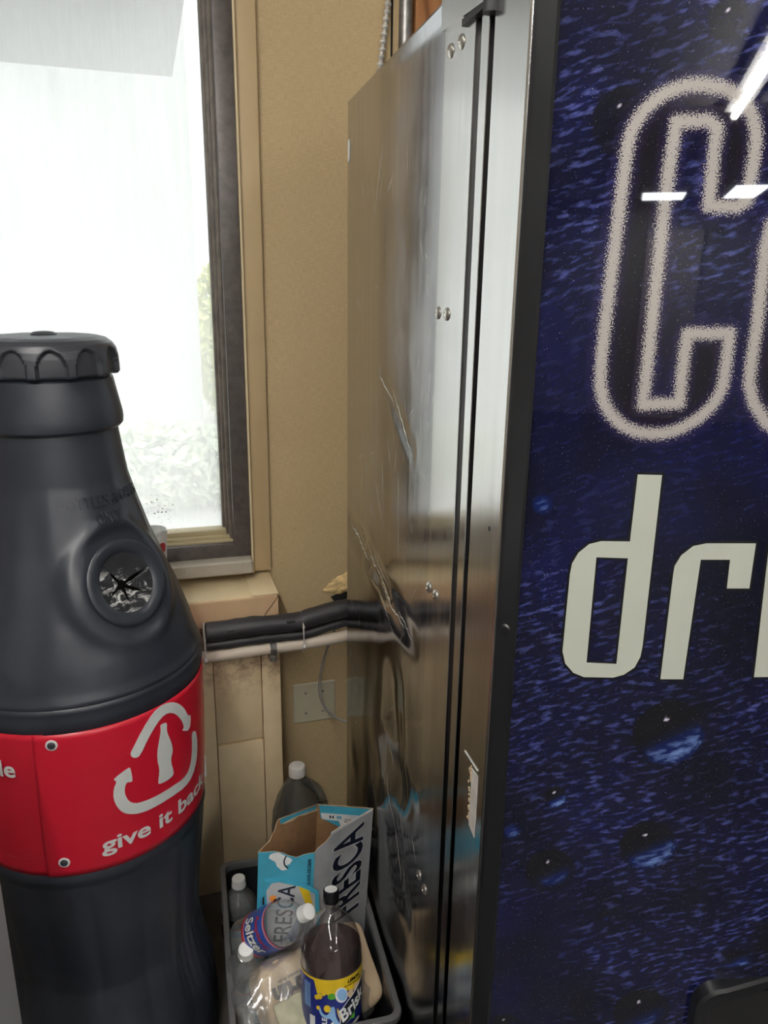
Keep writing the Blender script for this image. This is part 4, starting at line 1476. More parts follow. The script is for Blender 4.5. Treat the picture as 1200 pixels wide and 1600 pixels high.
# ------------------------------------------------------------------ crate
cr = empty('crate', (0.2275, 1.2715, 0), R(-3.0))
tag(cr, 'black plastic bottle crate with a scuffed grey rim on the floor', 'crate')
CW, CL, CH = 0.156, 0.238, 0.211
def rr2(w, l, r, n=6):
    out = []
    for cx, cy, a0 in ((w - r, l - r, 0), (-w + r, l - r, 90), (-w + r, -l + r, 180), (w - r, -l + r, 270)):
        for k in range(n + 1):
            a = R(a0 + 90 * k / n)
            out.append((cx + r * math.cos(a), cy + r * math.sin(a)))
    return out
def sweep_loops(bm, loops, close_last=False):
    rings = [[bm.verts.new((x, y, z)) for x, y in L] for L, z in loops]
    for a, b in zip(rings, rings[1:]):
        for k in range(len(a)):
            bm.faces.new((a[k], a[(k + 1) % len(a)], b[(k + 1) % len(a)], b[k]))
    return rings
bm = BM()
rg = sweep_loops(bm, [(rr2(CW - 0.016, CL - 0.016, 0.018), 0.0), (rr2(CW - 0.009, CL - 0.009, 0.02), CH - 0.012), (rr2(CW - 0.012, CL - 0.012, 0.018), CH - 0.012), (rr2(CW - 0.019, CL - 0.019, 0.016), 0.006)])
bm.faces.new(list(reversed(rg[0])))
bm.faces.new(rg[-1])
bmesh.ops.recalc_face_normals(bm, faces=bm.faces)
obj('tub', bm, MAT['crate'], cr)
bm = BM()
L0 = [(rr2(CW - 0.0085, CL - 0.0085, 0.02), CH - 0.016), (rr2(CW - 0.001, CL - 0.001, 0.024), CH - 0.015), (rr2(CW, CL, 0.024), CH - 0.012), (rr2(CW, CL, 0.024), CH - 0.002), (rr2(CW - 0.002, CL - 0.002, 0.022), CH), (rr2(CW - 0.011, CL - 0.011, 0.018), CH), (rr2(CW - 0.0125, CL - 0.0125, 0.018), CH - 0.003), (rr2(CW - 0.0125, CL - 0.0125, 0.018), CH - 0.016)]
sweep_loops(bm, L0 + [L0[0]])
bmesh.ops.remove_doubles(bm, verts=bm.verts, dist=1e-6)
bmesh.ops.recalc_face_normals(bm, faces=bm.faces)
o = obj('rim', bm, MAT['crate_rim'], cr)
o['label'] = 'scuffed grey rim'

# ------------------------------------------------------------------ bottles
def axis_matrix(base, top, roll=0.0):
    z = (Vector(top) - Vector(base)).normalized()
    ref = Vector((0, -1, 0)) if abs(z.y) < 0.9 else Vector((0, 0, 1))
    y = (ref - z * ref.dot(z)).normalized() * -1
    x = y.cross(z)
    m = Matrix(((x.x, y.x, z.x, base[0]), (x.y, y.y, z.y, base[1]), (x.z, y.z, z.z, base[2]), (0, 0, 0, 1)))
    return m @ Matrix.Rotation(roll, 4, 'Z')
def bottle(name, prof, H_, base, top, cap_r, cap_h, cap_mat, label, cat, body_mat=None, roll=0.0, group=None):
    t = bpy.data.objects.new(name, None)
    t.empty_display_size = 0.05
    C.objects.link(t)
    t.matrix_world = axis_matrix(base, top, roll)
    bm = BM()
    add_lathe(bm, prof, 56, cap1=False)
    obj('body', bm, body_mat or MAT['clear'], t, 60)
    bm = BM()
    zc = H_ - cap_h
    N = 72
    rings = []
    for z, r, rib in ((zc, cap_r, 1), (H_ - 0.0025, cap_r * 0.985, 1), (H_ - 0.0006, cap_r * 0.94, 0), (H_, cap_r * 0.86, 0)):
        rings.append([bm.verts.new(((r - rib * 0.0004 * (k % 2)) * math.cos(2 * PI * k / N), (r - rib * 0.0004 * (k % 2)) * math.sin(2 * PI * k / N), z)) for k in range(N)])
    for a, b in zip(rings, rings[1:]):
        for k in range(N):
            bm.faces.new((a[k], a[(k + 1) % N], b[(k + 1) % N], b[k]))
    bm.faces.new(rings[-1]); bm.faces.new(list(reversed(rings[0])))
    obj('cap', bm, cap_mat, t, 30)
    bm = BM()
    add_lathe(bm, [(zc - 0.0045, cap_r * 0.99), (zc - 0.0010, cap_r * 0.99)], 40)
    obj('tamper_ring', bm, cap_mat, t, 30)
    tag(t, label, cat, group)
    return t
def sleeve(t, name, prof, mat):
    bm = BM()
    add_lathe(bm, prof, 56, cap0=False, cap1=False)
    return obj(name, bm, mat, t, 60)
def cyl_fn(r, th0, z0, off):
    # th 0 faces local -y; u to the right
    def f(u, v, h):
        th = th0 + u / r
        return Vector(((r + off + h) * math.sin(th), -(r + off + h) * math.cos(th), z0 + v))
    return f
def cyl_shape(name, loops, r, th, z, off, mat, parent):
    bm = flat_shape(loops)
    return obj(name, wrap(bm, cyl_fn(r, th, z, off), 0.0002, 0.006), mat, parent)
def cyl_text(txt, size, r, th, z, off, mat, parent, rot=0.0, bold=0.0, shear=0.0, sx_=1.0, name='lettering', align='CENTER'):
    bm = flat_text(txt, size, bold * size, shear, align)
    m = Matrix.Rotation(rot, 4, 'Z') @ Matrix.Diagonal((sx_, 1, 1, 1))
    bmesh.ops.transform(bm, matrix=m, verts=bm.verts)
    return obj(name, wrap(bm, cyl_fn(r, th, z, off), 0.0002, 0.006), mat, parent)
def ell(cx, cy, a, b, n=22, rot=0.0):
    return [(cx + a * math.cos(2 * PI * k / n) * math.cos(rot) - b * math.sin(2 * PI * k / n) * math.sin(rot), cy + a * math.cos(2 * PI * k / n) * math.sin(rot) + b * math.sin(2 * PI * k / n) * math.cos(rot)) for k in range(n)]

# big tea bottle leaning in the front of the crate
BR_ = 0.0565
tprof = [(0.0, 0.030), (0.002, 0.046), (0.012, 0.054), (0.022, BR_), (0.196, BR_), (0.212, 0.0558), (0.228, 0.0532), (0.243, 0.0482), (0.257, 0.0405), (0.268, 0.0310), (0.276, 0.0218), (0.282, 0.0155), (0.287, 0.0136), (0.294, 0.0132), (0.2945, 0.0172), (0.2965, 0.0172), (0.297, 0.0130), (0.318, 0.0126)]
TB = (0.2470, 1.0800, 0.105)
TT = (0.2620, 1.1450, 0.4200)
tea = bottle('tea_bottle', tprof, 0.322, TB, TT, 0.0150, 0.0185, MAT['ink'], 'big half full bottle of dark iced tea with black cap and lemon label', 'bottle', MAT['clear_clean'])
bm = BM()
lp = [(z, r - 0.0016) for z, r in tprof if z < 0.22]
rg = add_lathe(bm, [(0.003, 0.03)] + lp[2:] + [(0.2235, 0.0525), (0.2240, 0.030)], 48)
obj('tea', bm, MAT['tea'], tea, 60)
bm = BM()
add_lathe(bm, [(0.3221, 0.0118), (0.3225, 0.0118)], 32)
obj('cap_print', bm, MAT['white_print'], tea)
lab = sleeve(tea, 'label', [(0.058, BR_ + 0.0004), (0.059, BR_ + 0.0008), (0.1840, BR_ + 0.0008), (0.185, BR_ + 0.0004)], MAT['navy_label'])
F0 = R(-4)
r = BR_ + 0.0008
yb = [(-0.044, 0.0), (-0.036, -0.028), (-0.030, -0.0255), (-0.024, -0.031), (-0.018, -0.0265), (-0.008, -0.034), (0.0, -0.026), (0.012, -0.032), (0.02, -0.026), (0.035, -0.031), (0.09, -0.028), (0.09, 0.0)]
cyl_shape('yellow_band', [yb], r, F0, 0.1850, 0.0001, MAT['yellow'], lab)
cyl_shape('yellow_band', [[(-0.09, -0.0045), (0.09, -0.0045), (0.09, 0), (-0.09, 0)]], r, F0, 0.1850, 0.00005, MAT['yellow'], lab)
cyl_text('LEMON', 0.0088, r, F0 + R(36), 0.1725, 0.0004, MAT['ink'], lab, bold=0.05, shear=0.15)
cyl_text('FLAVOR WITH OTHER', 0.0042, r, F0 + R(36), 0.1665, 0.0004, MAT['ink'], lab, bold=0.03)
cyl_shape('leaf', [ell(0, 0, 0.0072, 0.0060)], r, F0 + R(-9), 0.154, 0.0006, MAT['green'], lab)
cyl_shape('ice_print', [ell(0, 0, 0.0115, 0.0150, rot=0.35)], r, F0 + R(9), 0.154, 0.0006, MAT['white_print'], lab)
cyl_shape('ice_print', [ell(0, 0, 0.0088, 0.0120, rot=0.35)], r, F0 + R(10), 0.1545, 0.0009, MAT['sky_print'], lab)
for th, z, a in ((27, 0.124, 0.0065), (41, 0.129, 0.0068), (-31, 0.126, 0.0050), (-37, 0.123, 0.0042), (-34, 0.1035, 0.0036), (-17, 0.104, 0.0062)):
    cyl_shape('lemon_print', [ell(0, 0, a, a * 1.1)], r, F0 + R(th), z + 0.027, 0.0006, MAT['yellow'] if th < 20 else MAT['torn'], lab)
sw = [(-0.034, 0.003), (-0.030, 0.004), (-0.027, -0.008), (-0.020, -0.012), (-0.014, -0.009), (-0.013, 0.001), (-0.006, 0.006), (-0.003, 0.0), (-0.002, -0.015), (0.004, -0.028), (0.010, -0.034), (0.018, -0.036), (0.014, -0.044), (0.004, -0.040), (-0.006, -0.030), (-0.010, -0.018), (-0.020, -0.018), (-0.030, -0.012)]
cyl_shape('swoosh', [rounded(sw)], r, F0, 0.1300, 0.0005, MAT['sky_print'], lab)
cyl_shape('swoosh', [rounded([(0.000, -0.002), (0.003, -0.016), (0.010, -0.028), (0.013, -0.026), (0.006, -0.012), (0.002, 0.002)])], r, F0, 0.1300, 0.0007, MAT['yellow'], lab)
sh = [(0.003, -0.006), (0.010, 0.000), (0.022, 0.012), (0.050, 0.030), (0.066, 0.036), (0.066, -0.006), (0.045, -0.013), (0.028, -0.024), (0.006, -0.034), (0.0075, -0.018), (0.006, -0.012)]
cyl_shape('wordmark_shield', [[(a * 1.06 - 0.002, b_ * 1.06 + 0.0005) for a, b_ in sh]], r, F0, 0.1270, 0.0007, MAT['white_print'], lab)
cyl_shape('wordmark_shield', [sh], r, F0, 0.1270, 0.0010, MAT['navy_ink'], lab)
bm = flat_text('Brisk', 0.037, 0.0010, 0.18)
bmesh.ops.transform(bm, matrix=Matrix.Translation((0.0095, -0.0255, 0)) @ Matrix.Rotation(R(28), 4, 'Z') @ Matrix.Diagonal((0.80, 0.92, 1, 1)), verts=bm.verts)
obj('wordmark', wrap(bm, cyl_fn(r, F0, 0.1270, 0.0013), 0.0002, 0.005), MAT['white_print'], lab)
cyl_shape('leaf', [[(0.024, -0.024), (0.036, -0.014), (0.036, -0.027)]], r, F0, 0.1270, 0.0014, MAT['green'], lab)
cyl_shape('ribbon', [rounded([(0.014, -0.046), (0.030, -0.038), (0.050, -0.034), (0.050, -0.040), (0.030, -0.045), (0.016, -0.053)])], r, F0, 0.1300, 0.0008, MAT['decal_white'], lab)
cyl_shape('drop_print', [rounded([(0.002, -0.048), (0.010, -0.044), (0.016, -0.052), (0.012, -0.060), (0.004, -0.058)])], r, F0, 0.1300, 0.0009, MAT['sky_print'], lab)
cyl_shape('straw_print', [[(-0.011, -0.026), (-0.006, -0.024), (-0.002, -0.070), (-0.008, -0.070)]], r, F0, 0.1300, 0.0009, MAT['white_print'], lab)
bm = flat_text('RECYCLE', 0.0125, 0.0004)
bmesh.ops.transform(bm, matrix=Matrix.Translation((-0.018, -0.073, 0)) @ Matrix.Rotation(R(90), 4, 'Z'), verts=bm.verts)
obj('lettering', wrap(bm, cyl_fn(r, F0, 0.1350, 0.0005), 0.0002, 0.005), MAT['white_print'], lab)
bm = flat_text('EMPTY THEN', 0.0058, 0.0002)
bmesh.ops.transform(bm, matrix=Matrix.Translation((-0.030, -0.073, 0)) @ Matrix.Rotation(R(90), 4, 'Z'), verts=bm.verts)
obj('lettering', wrap(bm, cyl_fn(r, F0, 0.1350, 0.0005), 0.0002, 0.005), MAT['white_print'], lab)
bm = BM()
for k in range(6):
    add_prism(bm, [(-0.066 + 0.0028 * k, -0.052), (-0.0650 + 0.0028 * k, -0.052), (-0.0650 + 0.0028 * k, -0.004), (-0.066 + 0.0028 * k, -0.008)], lambda u, v: cyl_fn(r, F0, 0.1770, 0.0002)(u, v, 0), lambda u, v: cyl_fn(r, F0, 0.1770, 0.0002)(u, v, 0.0003))
bmesh.ops.recalc_face_normals(bm, faces=bm.faces)
obj('fine_print', bm, MAT['sky_print'], lab)
cyl_shape('barcode_patch', [[(-0.052, -0.078), (-0.0405, -0.078), (-0.0405, -0.050), (-0.052, -0.050)]], r, F0, 0.1620, 0.0004, MAT['white_print'], lab)

# one litre bottles
SR = 0.0415
sprof = [(0.0, 0.022), (0.002, 0.034), (0.010, 0.040), (0.018, SR), (0.128, SR), (0.140, 0.0405), (0.154, 0.0362), (0.166, 0.0295), (0.176, 0.0215), (0.183, 0.0155), (0.188, 0.0132), (0.193, 0.0130), (0.1935, 0.0165), (0.195, 0.0165), (0.1955, 0.0128), (0.212, 0.0124)]
bk = bottle('soda_bottle', sprof, 0.2145, (0.117, 1.432, 0.022), (0.118, 1.428, 0.2365), 0.0148, 0.017, MAT['white_plastic'], 'clear bottle with dark label and white cap standing in the crate back corner', 'bottle', group='small bottles in the crate')
l1 = sleeve(bk, 'label', [(0.070, SR + 0.0003), (0.133, SR + 0.0004), (0.1335, SR)], MAT['cola'])
sleeve(bk, 'label_edge', [(0.1105, SR + 0.0006), (0.1135, SR + 0.0006)], MAT['red_print'])
cyl_shape('label_panel', [[(-0.020, -0.075), (0.022, -0.075), (0.022, 0.0), (-0.020, 0.0)]], SR, R(-18), 0.109, 0.0007, MAT['decal_white'], l1)
cyl_shape('label_panel', [[(-0.017, -0.018), (0.018, -0.018), (0.018, -0.002), (-0.017, -0.002)]], SR, R(-18), 0.109, 0.0010, MAT['sky_print'], l1)

sz = bottle('seltzer_bottle', sprof, 0.2145, (0.1080, 1.2600, 0.2320), (0.2270, 1.1440, 0.3830), 0.0150, 0.017, MAT['white_plastic'], 'clear seltzer bottle with blue label lying tilted across the crate', 'bottle', roll=R(8), group='small bottles in the crate')
l2 = sleeve(sz, 'label', [(0.056, SR + 0.0003), (0.057, SR + 0.0006), (0.127, SR + 0.0006), (0.128, SR + 0.0003)], MAT['blue_label'])
SZF = R(-62)
for z0, z1, m in ((0.054, 0.0600, 'red_print'), (0.060, 0.0620, 'pink_print'), (0.1215, 0.126, 'pink_print'), (0.126, 0.1285, 'red_print')):
    sleeve(l2, 'label_stripe', [(z0, SR + 0.0008), (z1, SR + 0.0008)], MAT[m])
for bold, off, m, nm in ((0.060, 0.0009, 'navy_ink', 'wordmark_outline'), (0.022, 0.0013, 'white_print', 'wordmark')):
    bm = flat_text('Seltzer', 0.034, bold * 0.034, 0.25, 'CENTER')
    bmesh.ops.transform(bm, matrix=Matrix.Translation((0.0, 0.0, 0)) @ Matrix.Rotation(R(8), 4, 'Z') @ Matrix.Diagonal((0.78, 1.0, 1, 1)), verts=bm.verts)
    obj(nm, wrap(bm, cyl_fn(SR, SZF, 0.072, off), 0.0002, 0.005), MAT[m], l2)
bm = flat_text('Raspberry', 0.016, 0.0004, 0.2, 'CENTER')
obj('lettering', wrap(bm, cyl_fn(SR, SZF, 0.100, 0.0009), 0.0002, 0.005), MAT['red_print'], l2)

b3 = bottle('soda_bottle', sprof, 0.2145, (0.1150, 1.2720, 0.0760), (0.1065, 1.1960, 0.2740), 0.0148, 0.017, MAT['white_plastic'], 'clear bottle with white cap leaning at the left crate wall beside the plastic bag', 'bottle', group='small bottles in the crate')
sleeve(b3, 'label', [(0.06, SR + 0.0003), (0.108, SR + 0.0004)], MAT['navy_label'])
sleeve(b3, 'label_edge', [(0.108, SR + 0.0006), (0.112, SR + 0.0006)], MAT['red_print'])

# jug behind the crate
jg = empty('plastic_jug', (0.281, 1.586, 0))
bm = BM()
add_lathe(bm, [(0, 0.05), (0.005, 0.06), (0.02, 0.064), (0.22, 0.064), (0.26, 0.061), (0.30, 0.050), (0.335, 0.033), (0.352, 0.022), (0.358, 0.0185), (0.378, 0.018)], 48, cap1=False)
obj('body', bm, MAT['jug'], jg, 60)
bm = BM()
add_tube(bm, smooth_path([(0.015, -0.012, 0.350), (0.046, -0.020, 0.325), (0.062, -0.030, 0.27), (0.060, -0.03, 0.22), (0.050, -0.026, 0.19)], 8), 0.0105, 14)
obj('handle', bm, MAT['jug'], jg, 60)
bm = BM()
add_lathe(bm, [(0.363, 0.0205), (0.384, 0.0200), (0.387, 0.0185), (0.388, 0.016)], 40)
obj('cap', bm, MAT['dim_white'], jg)
tag(jg, 'smoky plastic jug with a white cap behind the crate against the wall', 'jug')

# ------------------------------------------------------------------ torn drink carton standing in the crate
ct = empty('drink_carton', (0.25, 1.28, 0.02))
tag(ct, 'torn open teal and silver drink carton standing upright in the crate', 'carton')
FL, FR, BRr, BL = Vector((0.1425, 1.241)), Vector((0.2490, 1.2215)), Vector((0.3870, 1.2975)), Vector((0.2790, 1.3400))
sh_ = Vector((-0.022, 0.004))
OFF = Vector((0.25, 1.28, 0.02))
def wall_pt(A, B, u, z, n=0.0):
    p = A.lerp(B, u)
    k = (0.457 - z) / 0.43
    d = (B - A).normalized()
    q = p + sh_ * k
    return Vector((q.x + d.y * n, q.y - d.x * n, z)) - OFF
def carton_wall(A, B, top, m_out, name):
    bm = BM()
    N = 40
    def tz(u):
        for (u0, z0), (u1, z1) in zip(top, top[1:]):
            if u <= u1:
                return z0 + (z1 - z0) * (u - u0) / (u1 - u0 + 1e-9)
        return top[-1][1]
    cols = []
    for i in range(N + 1):
        u = i / N
        z1 = tz(u) + (0.0012 * noise.noise(Vector((u * 50, 1, 3))) if name != 'back_wall' else 0)
        col = []
        for j in range(13):
            z = 0.03 + (z1 - 0.03) * j / 12
            bow = 0.003 * math.sin(PI * u) * noise.noise(Vector((u * 3, z * 9, A.x * 20)))
            col.append((wall_pt(A, B, u, z, 0.0005 + bow), wall_pt(A, B, u, z, -0.0005 + bow)))
        cols.append(col)
    o_ = [[bm.verts.new(c[0]) for c in col] for col in cols]
    i_ = [[bm.verts.new(c[1]) for c in col] for col in cols]
    for a in range(N):
        for j in range(12):
            f = bm.faces.new((o_[a][j], o_[a + 1][j], o_[a + 1][j + 1], o_[a][j + 1])); f.material_index = 0
            f = bm.faces.new((i_[a][j + 1], i_[a + 1][j + 1], i_[a + 1][j], i_[a][j])); f.material_index = 1
        f = bm.faces.new((o_[a][12], o_[a + 1][12], i_[a + 1][12], i_[a][12])); f.material_index = 2
        bm.faces.new((o_[a + 1][0], o_[a][0], i_[a][0], i_[a + 1][0])).material_index = 1
    return obj(name, bm, [MAT[m_out], MAT['kraft'], MAT['torn']], ct, 50)
fw = carton_wall(FL, FR, [(0, 0.4515), (0.3, 0.4515), (0.42, 0.447), (0.55, 0.438), (0.68, 0.434), (0.8, 0.4395), (1, 0.4425)], 'teal', 'front_wall')
rw = carton_wall(FR, BRr, [(0, 0.4425), (0.05, 0.449), (0.16, 0.4515), (0.21, 0.456), (0.24, 0.4585), (0.27, 0.466), (1, 0.4575)], 'silver_print', 'right_wall')
carton_wall(BRr, BL, [(0, 0.4575), (1, 0.459)], 'silver_print', 'back_wall')
carton_wall(BL, FL, [(0, 0.459), (0.68, 0.4945), (0.72, 0.494), (0.74, 0.476), (0.78, 0.470), (0.82, 0.458), (0.9, 0.4555), (1, 0.4515)], 'teal', 'left_wall')
# printed end flaps still glued inside the mouth
def flap(A, B, pts, mat, name, n=-0.0022, parent=None):
    bm = BM()
    add_prism(bm, pts, lambda u, z: wall_pt(A, B, u, z, n), lambda u, z: wall_pt(A, B, u, z, n - 0.0006))
    bmesh.ops.recalc_face_normals(bm, faces=bm.faces)
    return obj(name, bm, MAT[mat], parent or ct)
flap(BL, FL, [(0.02, 0.4585), (0.68, 0.4935), (0.66, 0.480), (0.45, 0.474), (0.28, 0.4655), (0.06, 0.452)], 'teal', 'end_flap')
flap(BL, FL, [(0.02, 0.452), (0.28, 0.4655), (0.45, 0.474), (0.66, 0.480), (0.58, 0.474), (0.44, 0.467), (0.36, 0.468), (0.26, 0.4595), (0.02, 0.446)], 'torn', 'torn_edge')
ef = flap(BRr, BL, [(0.02, 0.457), (0.97, 0.4585), (0.93, 0.428), (0.50, 0.404), (0.2, 0.428)], 'teal', 'end_flap')
wp = flap(BRr, BL, [(0.16, 0.440), (0.93, 0.4405), (0.90, 0.426), (0.60, 0.424), (0.55, 0.411), (0.30, 0.417), (0.24, 0.430)], 'white_print', 'code_panel', -0.0032)
for u0, u1, z0, z1, m in ((0.74, 0.77, 0.430, 0.436, 'navy_ink'), (0.69, 0.72, 0.430, 0.436, 'navy_ink'), (0.60, 0.635, 0.430, 0.436, 'teal'), (0.555, 0.59, 0.430, 0.436, 'teal'), (0.33, 0.50, 0.423, 0.4245, 'navy_ink'), (0.36, 0.50, 0.428, 0.4292, 'navy_ink')):
    flap(BRr, BL, [(u0, z0), (u1, z0), (u1, z1), (u0, z1)], m, 'print_mark', -0.0040, wp)
flap(FR, BRr, [(0.27, 0.463), (0.98, 0.4575), (0.98, 0.452), (0.27, 0.447)], 'teal', 'end_flap')
bm = BM()
add_prism(bm, [(0.25, 0.4655), (0.985, 0.4575), (0.985, 0.4535), (0.26, 0.4595)], lambda u, z: wall_pt(FR, BRr, u, z, 0.0006), lambda u, z: wall_pt(FR, BRr, u, z, 0.0012))
bmesh.ops.recalc_face_normals(bm, faces=bm.faces)
obj('fold_edge', bm, MAT['white_print'], rw)
# torn white patch with a ring mark on the front wall
def onwall(A, B, n0):
    W = (B - A).length
    return lambda u, v, h: wall_pt(A, B, u / W, v, n0 + h)
W_f = (FR - FL).length
bm = flat_shape([[(0.022, 0.446), (0.030, 0.4495), (0.038, 0.450), (0.052, 0.4405), (0.062, 0.434), (0.0655, 0.430), (0.060, 0.421), (0.052, 0.418), (0.056, 0.409), (0.046, 0.4075), (0.036, 0.418), (0.033, 0.428), (0.020, 0.438)]])
tp = obj('torn_patch', wrap(bm, onwall(FL, FR, 0.0022), 0.0003, 0.01), MAT['white_print'], fw)
arc_ = [(0.062 + 0.014 * math.cos(R(a)), 0.428 + 0.018 * math.sin(R(a))) for a in range(130, 262, 12)]
arc2 = [(0.062 + 0.011 * math.cos(R(a)), 0.428 + 0.0155 * math.sin(R(a))) for a in range(250, 118, -12)]
obj('ring_mark', wrap(flat_shape([arc_ + arc2]), onwall(FL, FR, 0.0027), 0.0003, 0.01), MAT['navy_ink'], tp)
bm = flat_text('12-12 FL OZ CANS', 0.0088, 0.0002)
bmesh.ops.transform(bm, matrix=Matrix.Translation((0.1015, 0.368, 0)) @ Matrix.Rotation(R(90), 4, 'Z') @ Matrix.Diagonal((0.85, 1, 1, 1)), verts=bm.verts)
obj('lettering', wrap(bm, onwall(FL, FR, 0.0024), 0.0003, 0.01), MAT['navy_ink'], fw)
# torn hand hole low in the front wall
bm = flat_shape([[(0.010, 0.345), (0.022, 0.3665), (0.030, 0.3660), (0.088, 0.343), (0.098, 0.332), (0.05, 0.325), (0.01, 0.33)]])
obj('hand_hole', wrap(bm, onwall(FL, FR, 0.0024), 0.0004, 0.01), MAT['hole'], fw)
W_r = (BRr - FR).length
for bold, off, m, nm in ((0.0040, 0.0021, 'white_print', 'wordmark_outline'), (0.0018, 0.0028, 'navy_ink', 'wordmark')):
    bm = flat_text('FRESCA', 0.1, bold)
    x1 = max(v.co.x for v in bm.verts)
    bmesh.ops.transform(bm, matrix=Matrix.Translation((0.128, 0.443, 0)) @ Matrix.Rotation(R(90), 4, 'Z') @ Matrix.Diagonal((0.215 / x1, 1.14, 1, 1)) @ Matrix.Translation((-x1, 0, 0)), verts=bm.verts)
    obj(nm, wrap(bm, onwall(FR, BRr, off), 0.0003, 0.012), MAT[m], rw)

# flattened second carton leaning in front of it
c2 = bpy.data.objects.new('drink_carton', None)
C.objects.link(c2)
c2.matrix_world = Matrix.Translation((0.1475, 1.2210, 0.20)) @ Matrix.Rotation(R(-12), 4, 'Z') @ Matrix.Rotation(R(-4), 4, 'X')
tag(c2, 'crushed flat silver and yellow drink carton in front of the torn upright one', 'carton')
poly = [(0.0, 0.0), (0.108, 0.0), (0.105, 0.155), (0.075, 0.176), (0.03, 0.189), (-0.001, 0.190)]
bm = BM()
add_prism(bm, poly, lambda x, z: Vector((x, 0.010, z)), lambda x, z: Vector((x, 0.0, z)))
bmesh.ops.recalc_face_normals(bm, faces=bm.faces)
bmesh.ops.bevel(bm, geom=list(bm.edges), offset=0.002, segments=2, affect='EDGES')
obj('board', bm, MAT['teal'], c2)
fl2 = lambda u, v, h: Vector((u, -0.0004 - h, v))
obj('silver_panel', wrap(flat_shape([[(0.004, 0.0), (0.101, 0.0), (0.097, 0.155), (0.07, 0.172), (0.028, 0.185), (0.014, 0.183), (0.004, 0.168)]]), fl2, 0.0004), MAT['silver_print'], c2)
obj('yellow_patch', wrap(flat_shape([[(0.066, 0.1735), (0.086, 0.163), (0.100, 0.10), (0.084, 0.12)]]), fl2, 0.0008), MAT['yellow'], c2)
bm = flat_text('FRESCA', 0.05, 0.0004)
x1 = max(v.co.x for v in bm.verts)
bmesh.ops.transform(bm, matrix=Matrix.Translation((0.060, 0.176, 0)) @ Matrix.Rotation(R(84), 4, 'Z') @ Matrix.Diagonal((0.13 / x1, 0.95, 1, 1)) @ Matrix.Translation((-x1, 0, 0)), verts=bm.verts)
obj('wordmark', wrap(bm, fl2, 0.0009), MAT['navy_ink'], c2)
obj('fruit_print', wrap(flat_shape([ell(0.016, 0.150, 0.007, 0.007)]), fl2, 0.0009), MAT['orange'], c2)
obj('leaf_print', wrap(flat_shape([ell(0.020, 0.145, 0.005, 0.003, rot=0.9)]), fl2, 0.0012), MAT['navy_ink'], c2)

# ------------------------------------------------------------------ plastic bag holding a tan paper bread bag
def superbox(a, b, c, e, nu_, nv_, amp, f, seed):
    vs, fs = [], []
    def sg(x, p):
        return math.copysign(abs(x) ** p, x)
    for j in range(nv_ + 1):
        ph = -PI / 2 + PI * j / nv_
        for i in range(nu_):
            th = 2 * PI * i / nu_
            p = Vector((a * sg(math.cos(ph), e) * sg(math.cos(th), e), b * sg(math.cos(ph), e) * sg(math.sin(th), e), c * sg(math.sin(ph), e)))
            d = noise.noise(p * f + Vector((seed, 0, 0))) + 0.5 * noise.noise(p * f * 2.3 + Vector((0, seed, 0)))
            rid = 0.5 - abs(noise.noise(p * f * 1.4 + Vector((0, 0, seed))))
            vs.append(p * (1 + amp * (d * 0.6 + rid * 0.8)))
    for j in range(nv_):
        for i in range(nu_):
            i2 = (i + 1) % nu_
            fs.append((j * nu_ + i, j * nu_ + i2, (j + 1) * nu_ + i2, (j + 1) * nu_ + i))
    return vs, fs
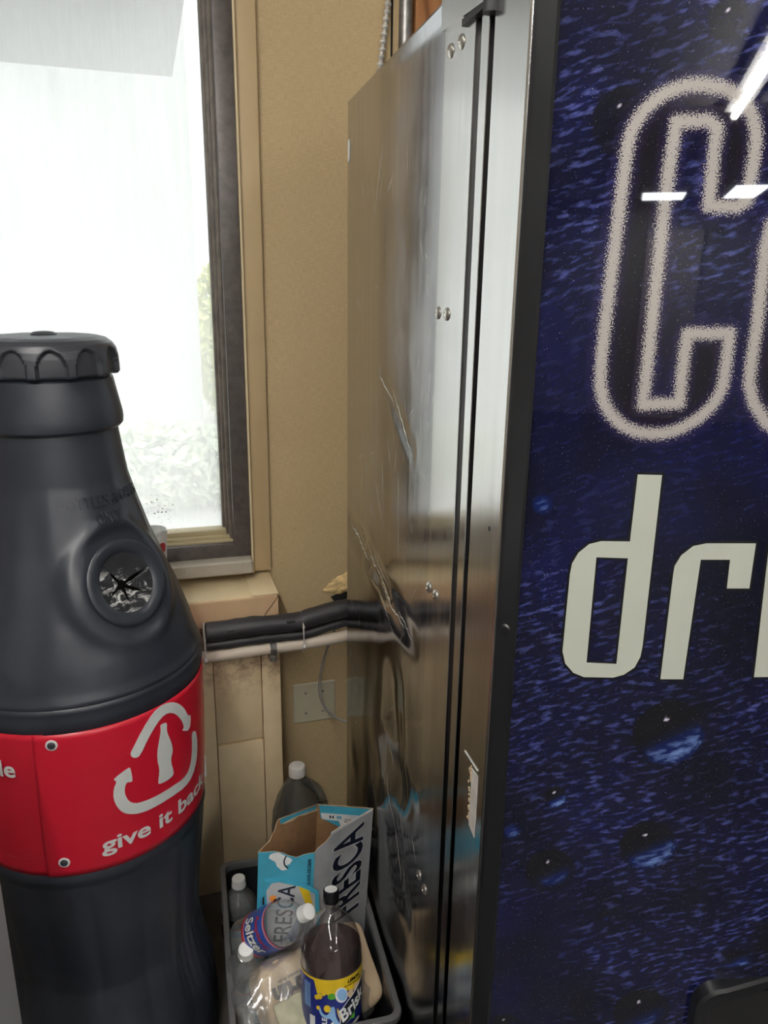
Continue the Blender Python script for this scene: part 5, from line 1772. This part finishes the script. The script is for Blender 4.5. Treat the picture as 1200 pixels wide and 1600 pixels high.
def soft(name, M, a, b, c, e, amp, f, seed, mat, nu_=140, nv_=90):
    vs, fs = superbox(a, b, c, e, nu_, nv_, amp, f, seed)
    bm = BM()
    V = [bm.verts.new(v) for v in vs]
    for q in fs:
        try:
            bm.faces.new([V[i] for i in q])
        except ValueError:
            pass
    bmesh.ops.remove_doubles(bm, verts=bm.verts, dist=1e-5)
    o = obj(name, bm, mat, None, 70)
    o.matrix_world = M
    return o
PBM = Matrix.Translation((0.236, 1.165, 0.180)) @ Matrix.Rotation(R(17), 4, 'Z') @ Matrix.Rotation(R(-42), 4, 'X')
pb = soft('bread_bag', PBM, 0.116, 0.046, 0.078, 0.30, 0.04, 16, 4, MAT['tan_paper'])
tag(pb, 'tan paper bread bag printed with brown words, upside down inside a clear bag', 'paper bag')
# brown words, upside down on its sloping front
def bag_front(u, v, h):
    return Vector((-u, -0.0465 - h - 0.004, -v))
for txt, sz_, u, v, b_ in (('Martin', 0.038, 0.050, -0.024, 0.0020), ('Famous Rolls', 0.009, 0.062, -0.034, 0.0)):
    bm = flat_text(txt, sz_, b_, 0.0, 'CENTER')
    for q in bm.verts:
        q.co.x += u; q.co.y += v - 0.012
    o = obj('lettering', wrap(bm, bag_front, 0.0008, 0.01), MAT['dark_brown_ink'], pb)
bagM = Matrix.Translation((0.208, 1.156, 0.170)) @ Matrix.Rotation(R(17), 4, 'Z') @ Matrix.Rotation(R(-38), 4, 'X')
bg_ = soft('plastic_bag', bagM, 0.130, 0.062, 0.088, 0.50, 0.11, 19, 11, MAT['bag'], 220, 130)
tag(bg_, 'crinkled clear plastic bag in the crate, wrapped round the paper bread bag', 'plastic bag')
# folded sage wrapper at the foot of the tea bottle
bm = BM()
def wr_pt(i, j):
    u, v = i / 20 - 0.5, j / 20 - 0.5
    return Vector((u * 0.085, v * 0.08, 0.006 * noise.noise(Vector((u * 4, v * 4, 1)))))
vs, fs = grid_mesh(21, 21, wr_pt)
me = bpy.data.meshes.new('paper_wrapper')
me.from_pydata(vs, [], fs)
wr = link('paper_wrapper', me, MAT['sage_paper'], None, 60)
md = wr.modifiers.new('thickness', 'SOLIDIFY'); md.thickness = 0.0008
wr.matrix_world = Matrix.Translation((0.192, 1.082, 0.205)) @ Matrix.Rotation(R(18), 4, 'Z') @ Matrix.Rotation(R(38), 4, 'X')
tag(wr, 'crumpled sage green paper wrapper at the front of the crate left of the tea bottle', 'wrapper')
